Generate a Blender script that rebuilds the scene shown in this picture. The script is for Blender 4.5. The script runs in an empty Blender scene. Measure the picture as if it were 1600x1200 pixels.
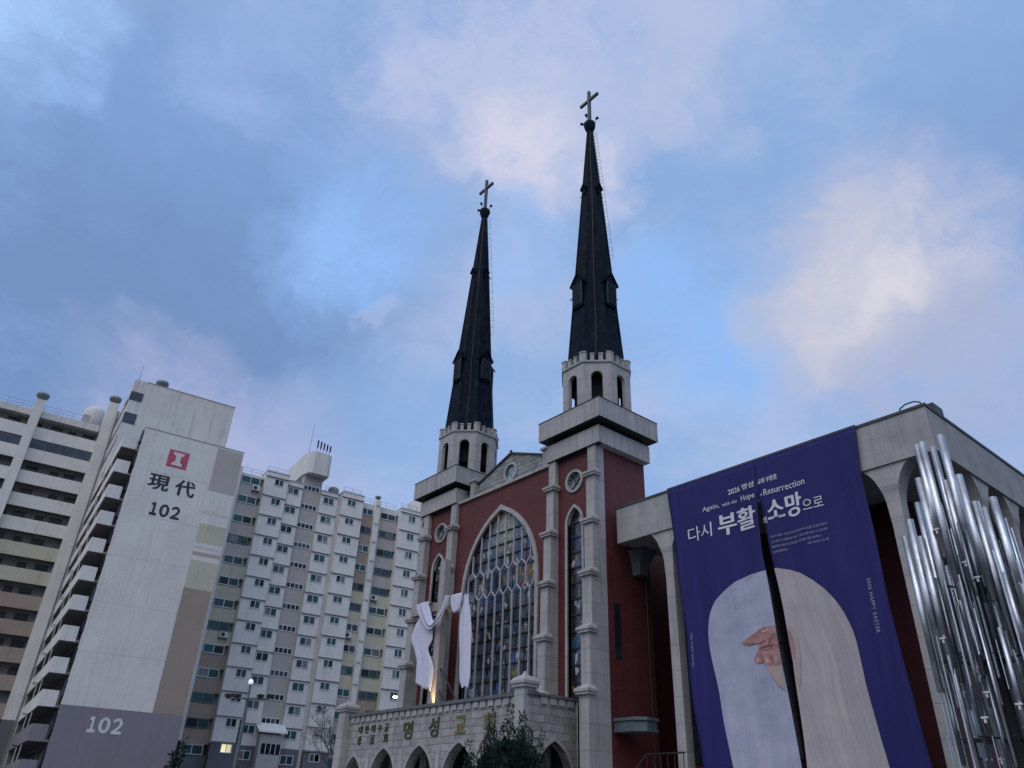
import bpy, bmesh, math, random
from mathutils import Vector, Matrix
R = math.radians
random.seed(7)
SC = bpy.context.scene
COL = SC.collection

# ------------------------------------------------------------------ camera
cam = bpy.data.cameras.new('camera')
cam.sensor_width = 36.0
cam.lens = 26.696
cam.clip_end = 3000
camo = bpy.data.objects.new('camera', cam)
COL.objects.link(camo)
cr = Vector((0.6490445, 0.7600015, 0.0337475))
cu = Vector((0.3608752, -0.3466344, 0.8658024))
cf = Vector((-0.6697092, 0.5497656, 0.4992468))
mw = Matrix((cr, cu, -cf)).transposed().to_4x4()
mw.translation = Vector((0, 0, 1.6))
camo.matrix_world = mw
SC.camera = camo

# ------------------------------------------------------------------ node helpers
class NT:
    def __init__(s, tree):
        s.t = tree; s.n = tree.nodes; s.l = tree.links
    def node(s, typ, **kw):
        n = s.n.new(typ)
        for k, v in kw.items():
            setattr(n, k, v)
        return n
    def put(s, sock, v):
        if isinstance(v, bpy.types.NodeSocket):
            s.l.new(v, sock)
        elif isinstance(v, (tuple, list)) and len(v) == 3 and sock.type == 'RGBA':
            sock.default_value = (*v, 1)
        else:
            sock.default_value = v
    def math(s, op, a, b=0.0, c=0.0, clamp=False):
        n = s.node('ShaderNodeMath', operation=op, use_clamp=clamp)
        s.put(n.inputs[0], a); s.put(n.inputs[1], b); s.put(n.inputs[2], c)
        return n.outputs[0]
    def vmath(s, op, a, b=(0, 0, 0)):
        n = s.node('ShaderNodeVectorMath', operation=op)
        s.put(n.inputs[0], a)
        if op == 'SCALE': s.put(n.inputs[3], b)
        else: s.put(n.inputs[1], b)
        return n.outputs['Value'] if op == 'DOT_PRODUCT' else n.outputs[0]
    def mix(s, f, a, b, mode='MIX'):
        n = s.node('ShaderNodeMix', data_type='RGBA', blend_type=mode)
        s.put(n.inputs[0], f); s.put(n.inputs[6], a); s.put(n.inputs[7], b)
        return n.outputs[2]
    def maprange(s, v, a, b, c, d, smooth=False):
        n = s.node('ShaderNodeMapRange')
        if smooth: n.interpolation_type = 'SMOOTHSTEP'
        for i, x in enumerate((v, a, b, c, d)): s.put(n.inputs[i], x)
        return n.outputs[0]
    def noise(s, vec, scale, detail=3, rough=.5, color=False):
        n = s.node('ShaderNodeTexNoise')
        s.put(n.inputs['Vector'], vec); n.inputs['Scale'].default_value = scale
        n.inputs['Detail'].default_value = detail; n.inputs['Roughness'].default_value = rough
        return n.outputs['Color' if color else 'Fac']
    def ramp(s, v, stops, const=False):
        n = s.node('ShaderNodeValToRGB')
        e = n.color_ramp.elements
        if const: n.color_ramp.interpolation = 'CONSTANT'
        while len(e) < len(stops): e.new(1)
        for q, (p, c) in zip(e, stops):
            q.position = p; q.color = (*c, 1)
        s.put(n.inputs[0], v)
        return n.outputs[0]
    def sep(s, v):
        n = s.node('ShaderNodeSeparateXYZ'); s.put(n.inputs[0], v); return n.outputs
    def comb(s, x, y, z):
        n = s.node('ShaderNodeCombineXYZ')
        for i, q in enumerate((x, y, z)): s.put(n.inputs[i], q)
        return n.outputs[0]

# ------------------------------------------------------------------ world: dusk sky with broken cloud
SUN_ELEV, SUN_AZ = R(50), Vector((0.35, -0.94))   # direction towards the added soft fill sun, behind the camera
w = bpy.data.worlds.new('World'); SC.world = w; w.use_nodes = True
T = NT(w.node_tree)
bg = T.n['Background']
d = T.node('ShaderNodeTexCoord').outputs['Generated']
dx, dy, dz = T.sep(d)
sky = T.node('ShaderNodeTexSky', sky_type='NISHITA')
sky.sun_disc = False; sky.sun_elevation = SUN_ELEV
sky.sun_rotation = math.atan2(SUN_AZ.x, SUN_AZ.y)
sky.altitude = 50; sky.air_density = 1.6; sky.dust_density = 2.5; sky.ozone_density = 3
SKYS = 0.10
def wv_(vec, scale, amt, det=5, rough=.6):
    return T.vmath('SCALE', T.vmath('SUBTRACT', T.noise(vec, scale, det, rough, True), (.5, .5, .5)), amt)
warp = wv_(d, 2.4, .26)
d1 = T.vmath('ADD', d, warp)
warp2 = wv_(d1, 6.5, .15, 6, .62)
d2 = T.vmath('ADD', d1, warp2)
warp3 = wv_(d2, 19, .045, 6, .65)
dw = T.vmath('NORMALIZE', T.vmath('ADD', d2, warp3))
# flat cloud-layer coordinates so that the texture is drawn out towards the horizon
lay = T.vmath('SCALE', T.comb(dx, dy, T.math('MULTIPLY', dz, 1.6)), 1.0)
fluff = T.maprange(T.noise(T.vmath('ADD', lay, T.vmath('ADD', warp2, warp3)), 6.0, 8, .66), .32, .66, .15, 1.35)
sc_ = lambda c: tuple(q / SKYS for q in c)
clear, dark, pale = sc_((.30, .485, .855)), sc_((.205, .335, .640)), sc_((.47, .555, .79))
col = T.mix(.78, sky.outputs[0], clear)
lump = T.maprange(T.noise(T.vmath('ADD', lay, T.vmath('ADD', warp, warp3)), 3.0, 8, .6), .40, .66, 0, .70, True)
col = T.mix(lump, col, pale)
def blob(col, v, deg, c, k=1.0, inner=.25, vec=None, soft=0):
    v = Vector(v).normalized()
    a = T.vmath('DOT_PRODUCT', vec or dw, tuple(v))
    f = T.maprange(a, math.cos(R(deg)), math.cos(R(deg * inner)), 0, k, True)
    if vec is None: f = T.math('MULTIPLY', f, T.maprange(fluff, .15, 1.35, soft, 2 - soft) if soft else fluff, clamp=True)
    return T.mix(f, col, sc_(c))
DK, WH, PK = (.175, .29, .545), (.56, .60, .78), (.72, .69, .83)
# heavy grey-blue bank on the left
col = blob(col, (-0.80, 0.10, 0.60), 24, (.200, .330, .615), .95, .35, None, .6)
col = blob(col, (-0.87, 0.09, 0.49), 15, DK, .85, .3, None, .5)
col = blob(col, (-0.775, 0.235, 0.585), 11, DK, .75, .3, None, .5)
col = blob(col, (-0.70, 0.10, 0.70), 10, (.215, .36, .66), .8)
col = blob(col, (-0.705, 0.305, 0.640), 8, (.295, .505, .91), .8, .2, None, .5)
col = blob(col, (-0.708, -0.071, 0.703), 7, (.36, .58, .95), .9)
col = blob(col, (-0.60, 0.16, 0.78), 10, (.34, .48, .82), .7)
# pale and cream cloud over the spires
col = blob(col, (-0.46, 0.33, 0.82), 14.5, (.47, .545, .78), .75, .25, None, .15)
col = blob(col, (-0.37, 0.47, 0.80), 8, (.46, .54, .78), .6)
col = blob(col, (-0.53, 0.444, 0.725), 7, WH, .95)
col = blob(col, (-0.548, 0.432, 0.715), 4.5, PK, .7, .05)
col = blob(col, (-0.454, 0.545, 0.705), 4, PK, .65, .05)
col = blob(col, (-0.33, 0.538, 0.775), 6.5, (.47, .54, .75), .8)
col = blob(col, (-0.60, 0.50, 0.63), 5, (.29, .50, .90), .7)
# low cloud above the flats
col = blob(col, (-0.885, 0.175, 0.42), 8.5, (.43, .47, .70), .7)
col = blob(col, (-0.855, 0.33, 0.400), 7, (.42, .47, .71), .65)
# right-hand cloud and the greyer air behind it
col = blob(col, (-0.115, 0.756, 0.644), 10, (.235, .37, .66), .85, .3, None, .6)
col = blob(col, (-0.472, 0.69, 0.549), 9, (.285, .505, .915), .75, .2, None, .5)
col = blob(col, (-0.345, 0.750, 0.565), 8, (.44, .52, .74), .8, .1)
col = blob(col, (-0.255, 0.775, 0.585), 11, (.44, .505, .715), .9, .2, None, .2)
col = blob(col, (-0.275, 0.772, 0.572), 8, (.60, .605, .72), .95, .2)
col = blob(col, (-0.262, 0.778, 0.570), 3.4, (.69, .68, .76), .8, .05)
col = blob(col, (-0.225, 0.855, 0.472), 8, (.40, .46, .66), .8)
col = blob(col, (-0.742, 0.376, 0.556), 2.2, (.44, .55, .82), .5, .05)
# bright, greyer cloud deck added unseen behind the camera to light the facades
col = blob(col, (0.24, -0.76, 0.60), 76, (.94, 1.00, 1.25), 1.0, .45, d)
col = T.mix(T.maprange(T.vmath('DOT_PRODUCT', d, (.72, -.69, 0)), .0, .4, 0, T.maprange(dz, .42, .12, 0, .62, True), True), col, sc_((.11, .125, .155)))  # dark low sky behind the camera, added unseen to dim the lower walls
T.put(bg.inputs[0], col)
bg.inputs[1].default_value = SKYS

sun = bpy.data.lights.new('sun', 'SUN')
sun.energy = 0.5; sun.angle = R(40); sun.color = (1, .96, .92)
suno = bpy.data.objects.new('sun', sun); COL.objects.link(suno)
sdir = Vector((SUN_AZ.x * math.cos(SUN_ELEV), SUN_AZ.y * math.cos(SUN_ELEV), math.sin(SUN_ELEV)))
suno.rotation_euler = sdir.to_track_quat('Z', 'Y').to_euler()
suno.location = (20, -20, 60)
SC.view_settings.view_transform = 'Standard'; SC.view_settings.look = 'None'
SC.view_settings.exposure = 0.0; SC.view_settings.gamma = 1

# ------------------------------------------------------------------ materials
def M(name, c, rough=.8, metal=0, var=.12, vs=1.2, streak=0, joint=None, bump=0, bs=20, spec=.35, emit=None, fine=0):
    m = bpy.data.materials.new(name); m.use_nodes = True
    t = NT(m.node_tree); b = t.n['Principled BSDF']
    o = t.node('ShaderNodeTexCoord').outputs['Object']
    colr = c
    if var:
        f = t.maprange(t.noise(o, vs, 4, .6), .3, .7, 1 - var, 1 + var)
        colr = t.mix(1, colr, t.comb(f, f, f), 'MULTIPLY')
    if fine:
        f = t.maprange(t.noise(o, vs * 14, 3, .6), .3, .7, 1 - fine, 1 + fine)
        colr = t.mix(1, colr, t.comb(f, f, f), 'MULTIPLY')
    if streak:
        mp = t.node('ShaderNodeMapping'); mp.inputs['Scale'].default_value = (1.6, 1.6, .12)
        t.put(mp.inputs[0], o)
        f = t.maprange(t.noise(mp.outputs[0], 1.6, 5, .65), .5, .75, 1, 1 - streak)
        colr = t.mix(1, colr, t.comb(f, f, f), 'MULTIPLY')
    hgt = None
    if joint:
        wd, ht, ms, mc = joint[:4]
        dif = joint[4] if len(joint) > 4 else .05
        x, y, z = t.sep(o)
        v = t.comb(t.math('ADD', x, y), z, 0.0)
        br = t.node('ShaderNodeTexBrick')
        br.offset = joint[5] if len(joint) > 5 else .5
        t.put(br.inputs['Vector'], v)
        br.inputs['Color1'].default_value = (1, 1, 1, 1)
        br.inputs['Color2'].default_value = (1 - dif,) * 3 + (1,)
        br.inputs['Mortar'].default_value = (mc, mc, mc, 1)
        br.inputs['Scale'].default_value = 1
        br.inputs['Mortar Size'].default_value = ms
        br.inputs['Mortar Smooth'].default_value = .2
        br.inputs['Brick Width'].default_value = wd
        br.inputs['Row Height'].default_value = ht
        colr = t.mix(1, colr, br.outputs[0], 'MULTIPLY')
        hgt = br.outputs['Fac']
    t.put(b.inputs['Base Color'], colr)
    b.inputs['Roughness'].default_value = rough
    b.inputs['Metallic'].default_value = metal
    b.inputs['Specular IOR Level'].default_value = spec
    if bump:
        h = t.noise(o, bs, 4, .6)
        if hgt is not None:
            h = t.math('SUBTRACT', h, t.math('MULTIPLY', hgt, 1.0))
        bp = t.node('ShaderNodeBump'); bp.inputs['Strength'].default_value = .6
        bp.inputs['Distance'].default_value = bump
        t.put(bp.inputs['Height'], h); t.put(b.inputs['Normal'], bp.outputs[0])
    if emit:
        b.inputs['Emission Color'].default_value = (*emit[0], 1)
        b.inputs['Emission Strength'].default_value = emit[1]
    return m

granite = M('granite_panel', (.375, .368, .358), .75, var=.10, vs=.7, streak=.28, joint=(.62, 1.35, .016, .50, .10, 0), fine=.08)
granite_plain = M('granite_block', (.375, .368, .358), .8, var=.12, vs=.9, streak=.30, joint=(3.0, 1.15, .014, .55, .09), fine=.08)
fascia_stone = M('fascia_stone', (.35, .345, .337), .85, var=.16, vs=.8, streak=.30, joint=(1.7, 2.2, .010, .7, .08), fine=.08)
rough_stone = M('rough_ashlar', (.35, .345, .34), .9, var=.22, vs=1.1, streak=.22, joint=(.85, .36, .018, .50, .22), bump=.05, bs=7, fine=.12)
gable_stone = M('gable_ashlar', (.27, .29, .27), .9, var=.28, vs=1.5, joint=(.8, .30, .022, .45, .25), bump=.05, bs=8, fine=.12)
red_tile = M('red_tile', (.114, .027, .026), .62, var=.16, vs=.5, streak=.25, joint=(.22, .075, .006, .72, .18), fine=.06)
dark_red = M('dark_red_tile', (.082, .021, .022), .65, var=.16, vs=.5, streak=.2, joint=(.22, .075, .006, .72, .18))
def copper_mat():
    m = M('dark_copper', (.0045, .0115, .0225), .62, .0, var=.40, vs=.9, streak=.25, joint=(.6, .42, .012, .45, .5), spec=.06, fine=.2)
    t = NT(m.node_tree); b = t.n['Principled BSDF']; o = t.node('ShaderNodeTexCoord').outputs['Object']
    old = b.inputs['Base Color'].links[0].from_socket
    mp = t.node('ShaderNodeMapping'); mp.inputs['Scale'].default_value = (1.3, 1.3, .5); t.put(mp.inputs[0], o)
    f = t.maprange(t.noise(mp.outputs[0], 1.7, 6, .7), .50, .66, 0, .6)
    z = t.sep(o)[2]
    x, y, _ = t.sep(o)
    bk = t.node('ShaderNodeTexWhiteNoise', noise_dimensions='2D')
    t.put(bk.inputs['Vector'], t.comb(t.math('FLOOR', t.math('MULTIPLY', t.math('ADD', x, y), 2.2)), t.math('FLOOR', t.math('MULTIPLY', z, 1.9)), 0.0))
    t.put(b.inputs['Base Color'], t.mix(t.math('MULTIPLY', f, t.maprange(bk.outputs[0], 0, 1, .3, 1.1)), old, (.016, .032, .042)))
    return m
copper = copper_mat()
copper_trim = M('copper_trim', (.010, .019, .030), .5, 0, var=.25, vs=3)
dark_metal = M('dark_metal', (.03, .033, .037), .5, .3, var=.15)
flash_metal = M('dark_flashing', (.05, .055, .06), .5, .3, var=.2)
cross_metal = M('weathered_cross', (.07, .085, .09), .5, .2, var=.2, vs=4)
steel = M('galvanised', (.35, .37, .38), .45, .6, var=.2, vs=4)
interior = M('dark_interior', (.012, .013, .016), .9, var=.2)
white_paint = M('white_paint', (.70, .69, .645), .85, var=.08, vs=.30, streak=.17, fine=.05)
white_paint2 = M('off_white_paint', (.63, .62, .58), .85, var=.07, vs=.4, streak=.28, fine=.03)
grey_paint = M('grey_paint', (.40, .40, .40), .85, var=.08, vs=.4, streak=.25)
lilac_paint = M('lilac_grey_paint', (.235, .222, .25), .85, var=.07, vs=.3, streak=.15)
base_grey = M('base_grey_paint', (.14, .145, .16), .85, var=.08, vs=.4, streak=.15)
yellow_paint = M('pale_yellow_paint', (.52, .505, .385), .85, var=.06, vs=.5, streak=.22)
tan_paint = M('tan_paint', (.345, .285, .23), .85, var=.06, vs=.4, streak=.15)
pink_paint = M('greige_paint', (.44, .415, .385), .85, var=.06, vs=.4, streak=.12)
red_paint = M('red_paint', (.48, .10, .16), .8, var=.35, vs=2.5, fine=.25)
black_paint = M('black_paint', (.045, .047, .055), .8, var=.3, vs=2)
sign_white = M('white_lettering', (.66, .67, .70), .8, var=.08, vs=2)
white_frame = M('white_window_frame', (.62, .63, .62), .6, var=.06)
concrete = M('bare_concrete', (.24, .237, .23), .9, var=.2, vs=.6)
ledge_grey = M('ledge_grey', (.24, .24, .25), .85, var=.1)  # darker grey carries the shadow lines of the ledges in its colour
dark_canopy = M('dark_canopy_stone', (.10, .125, .135), .8, var=.2)
grey_frame = M('grey_window_frame', (.16, .17, .175), .6, var=.1)
def glass(name, c, rough=.12):
    return M(name, c, rough, var=.45, vs=.55, spec=.3, fine=.2)
glass_dark = glass('dark_window_glass', (.018, .024, .032))
glass_teal = glass('teal_window_glass', (.032, .088, .092))
glass_blue = glass('blue_grey_glass', (.055, .075, .105))
glass_curtain = glass('curtained_glass', (.16, .17, .18), .3)
glass_lit = M('lit_window', (.7, .65, .4), .5, var=.3, vs=2, emit=((1, .93, .55), 0.75))
ac_white = M('appliance_white', (.55, .56, .56), .5, var=.08)
bronze = M('bronze_letter', (.075, .066, .032), .55, .25, var=.35, vs=3)
gold = M('gilt_letter', (.21, .18, .075), .5, .25, var=.3, vs=3)
timber = M('pale_timber', (.33, .315, .30), .8, var=.15, vs=1.5, streak=.3)
def cloth_mat():
    m = bpy.data.materials.new('white_cloth'); m.use_nodes = True
    t = NT(m.node_tree); b = t.n['Principled BSDF']
    o = t.node('ShaderNodeTexCoord').outputs['Object']
    mp = t.node('ShaderNodeMapping'); mp.inputs['Scale'].default_value = (3.2, 1.2, .55); t.put(mp.inputs[0], o)
    h = t.noise(mp.outputs[0], 2.6, 6, .66)
    t.put(b.inputs['Base Color'], (.82, .82, .94)); b.inputs['Roughness'].default_value = .95
    b.inputs['Specular IOR Level'].default_value = .05
    tl = t.node('ShaderNodeBsdfTranslucent'); tl.inputs[0].default_value = (.8, .8, .93, 1)
    ms = t.node('ShaderNodeMixShader'); ms.inputs[0].default_value = .25
    t.l.new(b.outputs[0], ms.inputs[1]); t.l.new(tl.outputs[0], ms.inputs[2]); t.l.new(ms.outputs[0], t.n['Material Output'].inputs[0])
    bp = t.node('ShaderNodeBump'); bp.inputs['Strength'].default_value = 1; bp.inputs['Distance'].default_value = .10
    t.put(bp.inputs['Height'], h); t.put(b.inputs['Normal'], bp.outputs[0])
    return m
cloth_m = cloth_mat()
chrome = M('polished_pipe', (.56, .58, .60), .36, 1.0, var=.22, vs=1.6, fine=.15)
chrome_dark = M('pipe_dark_reflection', (.22, .235, .25), .36, 1.0, var=.25, vs=1.6, fine=.15)  # darker copy of the pipe metal, standing in for dark reflections
asphalt = M('asphalt', (.05, .05, .052), .9, var=.2, vs=.3, bump=.01)
paving = M('paving', (.20, .20, .20), .9, var=.15, vs=.4, joint=(.6, .6, .012, .6, .1))
bark = M('bark', (.05, .042, .036), .95, var=.3, vs=6)
lamp_white = M('lamp_face', (.9, .9, .9), .4, emit=((.92, .97, 1), 9), var=0)
warm_face = M('warm_lamp_face', (.9, .8, .6), .4, emit=((1, .72, .38), 6), var=0)

def leafmat(name, c1, c2):
    m = bpy.data.materials.new(name); m.use_nodes = True
    t = NT(m.node_tree); b = t.n['Principled BSDF']
    o = t.node('ShaderNodeTexCoord').outputs['Object']
    f = t.maprange(t.noise(o, 2.2, 4, .65), .35, .65, 0, 1)
    t.put(b.inputs['Base Color'], t.mix(f, c1, c2))
    b.inputs['Roughness'].default_value = .7; b.inputs['Specular IOR Level'].default_value = .2
    return m
leaf_dark = leafmat('evergreen_leaf', (.007, .017, .012), (.022, .044, .028))
leaf_fresh = leafmat('fresh_leaf', (.09, .12, .04), (.16, .17, .07))
leaf_blossom = leafmat('pale_blossom', (.30, .27, .27), (.46, .42, .42))

def stained(name, hx, hz, light):
    """small coloured quarries in leaded panels: colours are in the glass"""
    m = bpy.data.materials.new(name); m.use_nodes = True
    t = NT(m.node_tree); b = t.n['Principled BSDF']
    o = t.node('ShaderNodeTexCoord').outputs['Object']
    x, y, z = t.sep(o)
    wn = t.node('ShaderNodeTexWhiteNoise', noise_dimensions='2D')
    t.put(wn.inputs['Vector'], t.comb(t.math('FLOOR', t.math('DIVIDE', x, hx)), t.math('FLOOR', t.math('DIVIDE', z, hz)), 0.0))
    pane = t.ramp(wn.outputs[0], [(0, (.014, .018, .030)), (.22, (.022, .038, .045)), (.42, (.045, .05, .065)), (.58, (.020, .045, .12)), (.74, (.10, .105, .12)), (.88, (.035, .10, .20))], True)
    vo = t.node('ShaderNodeTexVoronoi', voronoi_dimensions='2D'); vo.inputs['Scale'].default_value = 4.2
    t.put(vo.inputs['Vector'], t.comb(x, t.math('MULTIPLY', z, .62), 0.0))
    rnd = t.sep(vo.outputs['Color'])[0]
    bits = t.ramp(rnd, [(0, (.020, .024, .036)), (.40, (.05, .06, .075)), (.56, (.13, .14, .16)), (.64, (.015, .02, .035)), (.74, (.42, .44, .46)), (.82, (.05, .11, .30)), (.91, (.22, .18, .05)), (.95, (.10, .12, .13)), (.985, (.20, .05, .035))], True)
    big = t.maprange(t.noise(o, 1.3, 3), .40, .58, .12, .92)
    colr = t.mix(big, pane, bits)
    if light:
        g = t.maprange(z, 15.6, 17.4, 0, .8, True)
        g2 = t.maprange(t.math('ABSOLUTE', x), .2, 1.5, 1, 0, True)
        pale = t.mix(g2, (.20, .25, .36), (.58, .58, .42))
        colr = t.mix(t.math('MULTIPLY', g, t.maprange(t.noise(o, 5, 3), .3, .7, .35, 1)), colr, pale)
        zz = t.math('MULTIPLY', t.maprange(z, 14.8, 14.6, 0, 1), t.maprange(z, 13.7, 13.9, 0, 1))
    if light:
        zz = t.math('MULTIPLY', t.math('GREATER_THAN', z, 13.75), t.math('LESS_THAN', z, 14.95))
        k1 = t.math('MULTIPLY', zz, t.math('MULTIPLY', t.math('GREATER_THAN', x, 1.62), t.math('LESS_THAN', x, 2.38)))
        k2 = t.math('MULTIPLY', zz, t.math('MULTIPLY', t.math('GREATER_THAN', x, 2.42), t.math('LESS_THAN', x, 3.18)))
        pick = t.sep(vo.outputs['Color'])[1]
        colr = t.mix(t.math('MULTIPLY', k1, .8), colr, t.ramp(pick, [(0, (.22, .04, .05)), (.5, (.28, .24, .06)), (.75, (.05, .05, .06))], True))
        colr = t.mix(t.math('MULTIPLY', k2, .8), colr, t.ramp(pick, [(0, (.24, .10, .03)), (.4, (.40, .42, .44)), (.6, (.05, .08, .18)), (.8, (.25, .19, .05))], True))
    vd = t.node('ShaderNodeTexVoronoi', feature='DISTANCE_TO_EDGE', voronoi_dimensions='2D'); vd.inputs['Scale'].default_value = 4.2
    t.put(vd.inputs['Vector'], t.comb(x, t.math('MULTIPLY', z, .62), 0.0))
    lead = t.maprange(vd.outputs['Distance'], .02, .05, .25, 1)
    colr = t.mix(1, colr, t.comb(lead, lead, lead), 'MULTIPLY')
    t.put(b.inputs['Base Color'], colr)
    b.inputs['Roughness'].default_value = .22; b.inputs['Specular IOR Level'].default_value = .5
    bp = t.node('ShaderNodeBump'); bp.inputs['Strength'].default_value = .25; bp.inputs['Distance'].default_value = .02
    t.put(bp.inputs['Height'], rnd); t.put(b.inputs['Normal'], bp.outputs[0])
    return m
glass_big = stained('stained_glass_large', .8, .78, True)
glass_lancet = stained('stained_glass_lancet', .55, .85, False)
glass_round = M('pale_stained_glass', (.26, .33, .36), .25, var=.75, vs=2.6, spec=.5, fine=.35)

def banner_mat():
    m = bpy.data.materials.new('navy_banner'); m.use_nodes = True
    t = NT(m.node_tree); b = t.n['Principled BSDF']
    o = t.node('ShaderNodeTexCoord').outputs['Object']
    mp = t.node('ShaderNodeMapping'); mp.inputs['Scale'].default_value = (2.2, 1, .10); t.put(mp.inputs[0], o)
    f = t.maprange(t.noise(mp.outputs[0], 1.7, 4, .6), .35, .7, .9, 1.14)
    t.put(b.inputs['Base Color'], t.mix(1, (.018, .018, .112), t.comb(f, f, f), 'MULTIPLY'))
    b.inputs['Roughness'].default_value = .7; b.inputs['Specular IOR Level'].default_value = .25
    return m
banner_navy = banner_mat()

def picture_mat(name, a, c, e, fq, fk):
    """printed photograph of pale draped cloth"""
    m = bpy.data.materials.new(name); m.use_nodes = True
    t = NT(m.node_tree); b = t.n['Principled BSDF']
    o = t.node('ShaderNodeTexCoord').outputs['Object']
    x, y, z = t.sep(o)
    wob = t.math('MULTIPLY', t.noise(t.comb(t.math('MULTIPLY', x, .35), 0.0, t.math('MULTIPLY', z, .22)), 1.0, 2), 1.3)
    sx = t.math('ADD', t.math('ADD', x, t.math('MULTIPLY', z, .16)), wob)
    fold = t.noise(t.comb(t.math('MULTIPLY', sx, fq), 0.0, t.math('MULTIPLY', z, .07)), 1.4, 4, .55)
    mist = t.noise(t.comb(t.math('MULTIPLY', x, .5), 0.0, t.math('MULTIPLY', z, .8)), 1.0, 5, .6)
    n = t.math('ADD', t.math('MULTIPLY', fold, fk), t.math('MULTIPLY', mist, 1 - fk))
    c1 = t.ramp(n, [(.30, a), (.5, c), (.70, e)])
    fib = t.maprange(t.noise(t.comb(t.math('MULTIPLY', x, 9.0), 0.0, t.math('MULTIPLY', z, .15)), 1.0, 3, .6), .3, .7, .94, 1.06)
    c1 = t.mix(1, c1, t.comb(fib, fib, fib), 'MULTIPLY')
    t.put(b.inputs['Base Color'], c1)
    b.inputs['Roughness'].default_value = .7; b.inputs['Specular IOR Level'].default_value = .2
    return m
pic_left = picture_mat('printed_pale_robe', (.27, .285, .37), (.36, .375, .47), (.47, .475, .55), 1.0, .25)
pic_right = picture_mat('printed_cream_robe', (.30, .275, .29), (.385, .355, .36), (.48, .44, .405), 2.1, .6)
skin_light = M('printed_skin_light', (.46, .285, .26), .7, var=.2, vs=3)
sleeve_print = M('printed_wrist', (.36, .285, .265), .7, var=.15, vs=2)
skin_print = M('printed_skin', (.35, .19, .172), .7, var=.30, vs=3.2, fine=.1)
skin_shade = M('printed_skin_dark', (.22, .105, .10), .7, var=.25, vs=3)
print_white = M('printed_lettering', (.58, .60, .64), .7, var=.05)
print_dim = M('printed_small_lettering', (.30, .32, .42), .7, var=.1)

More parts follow.
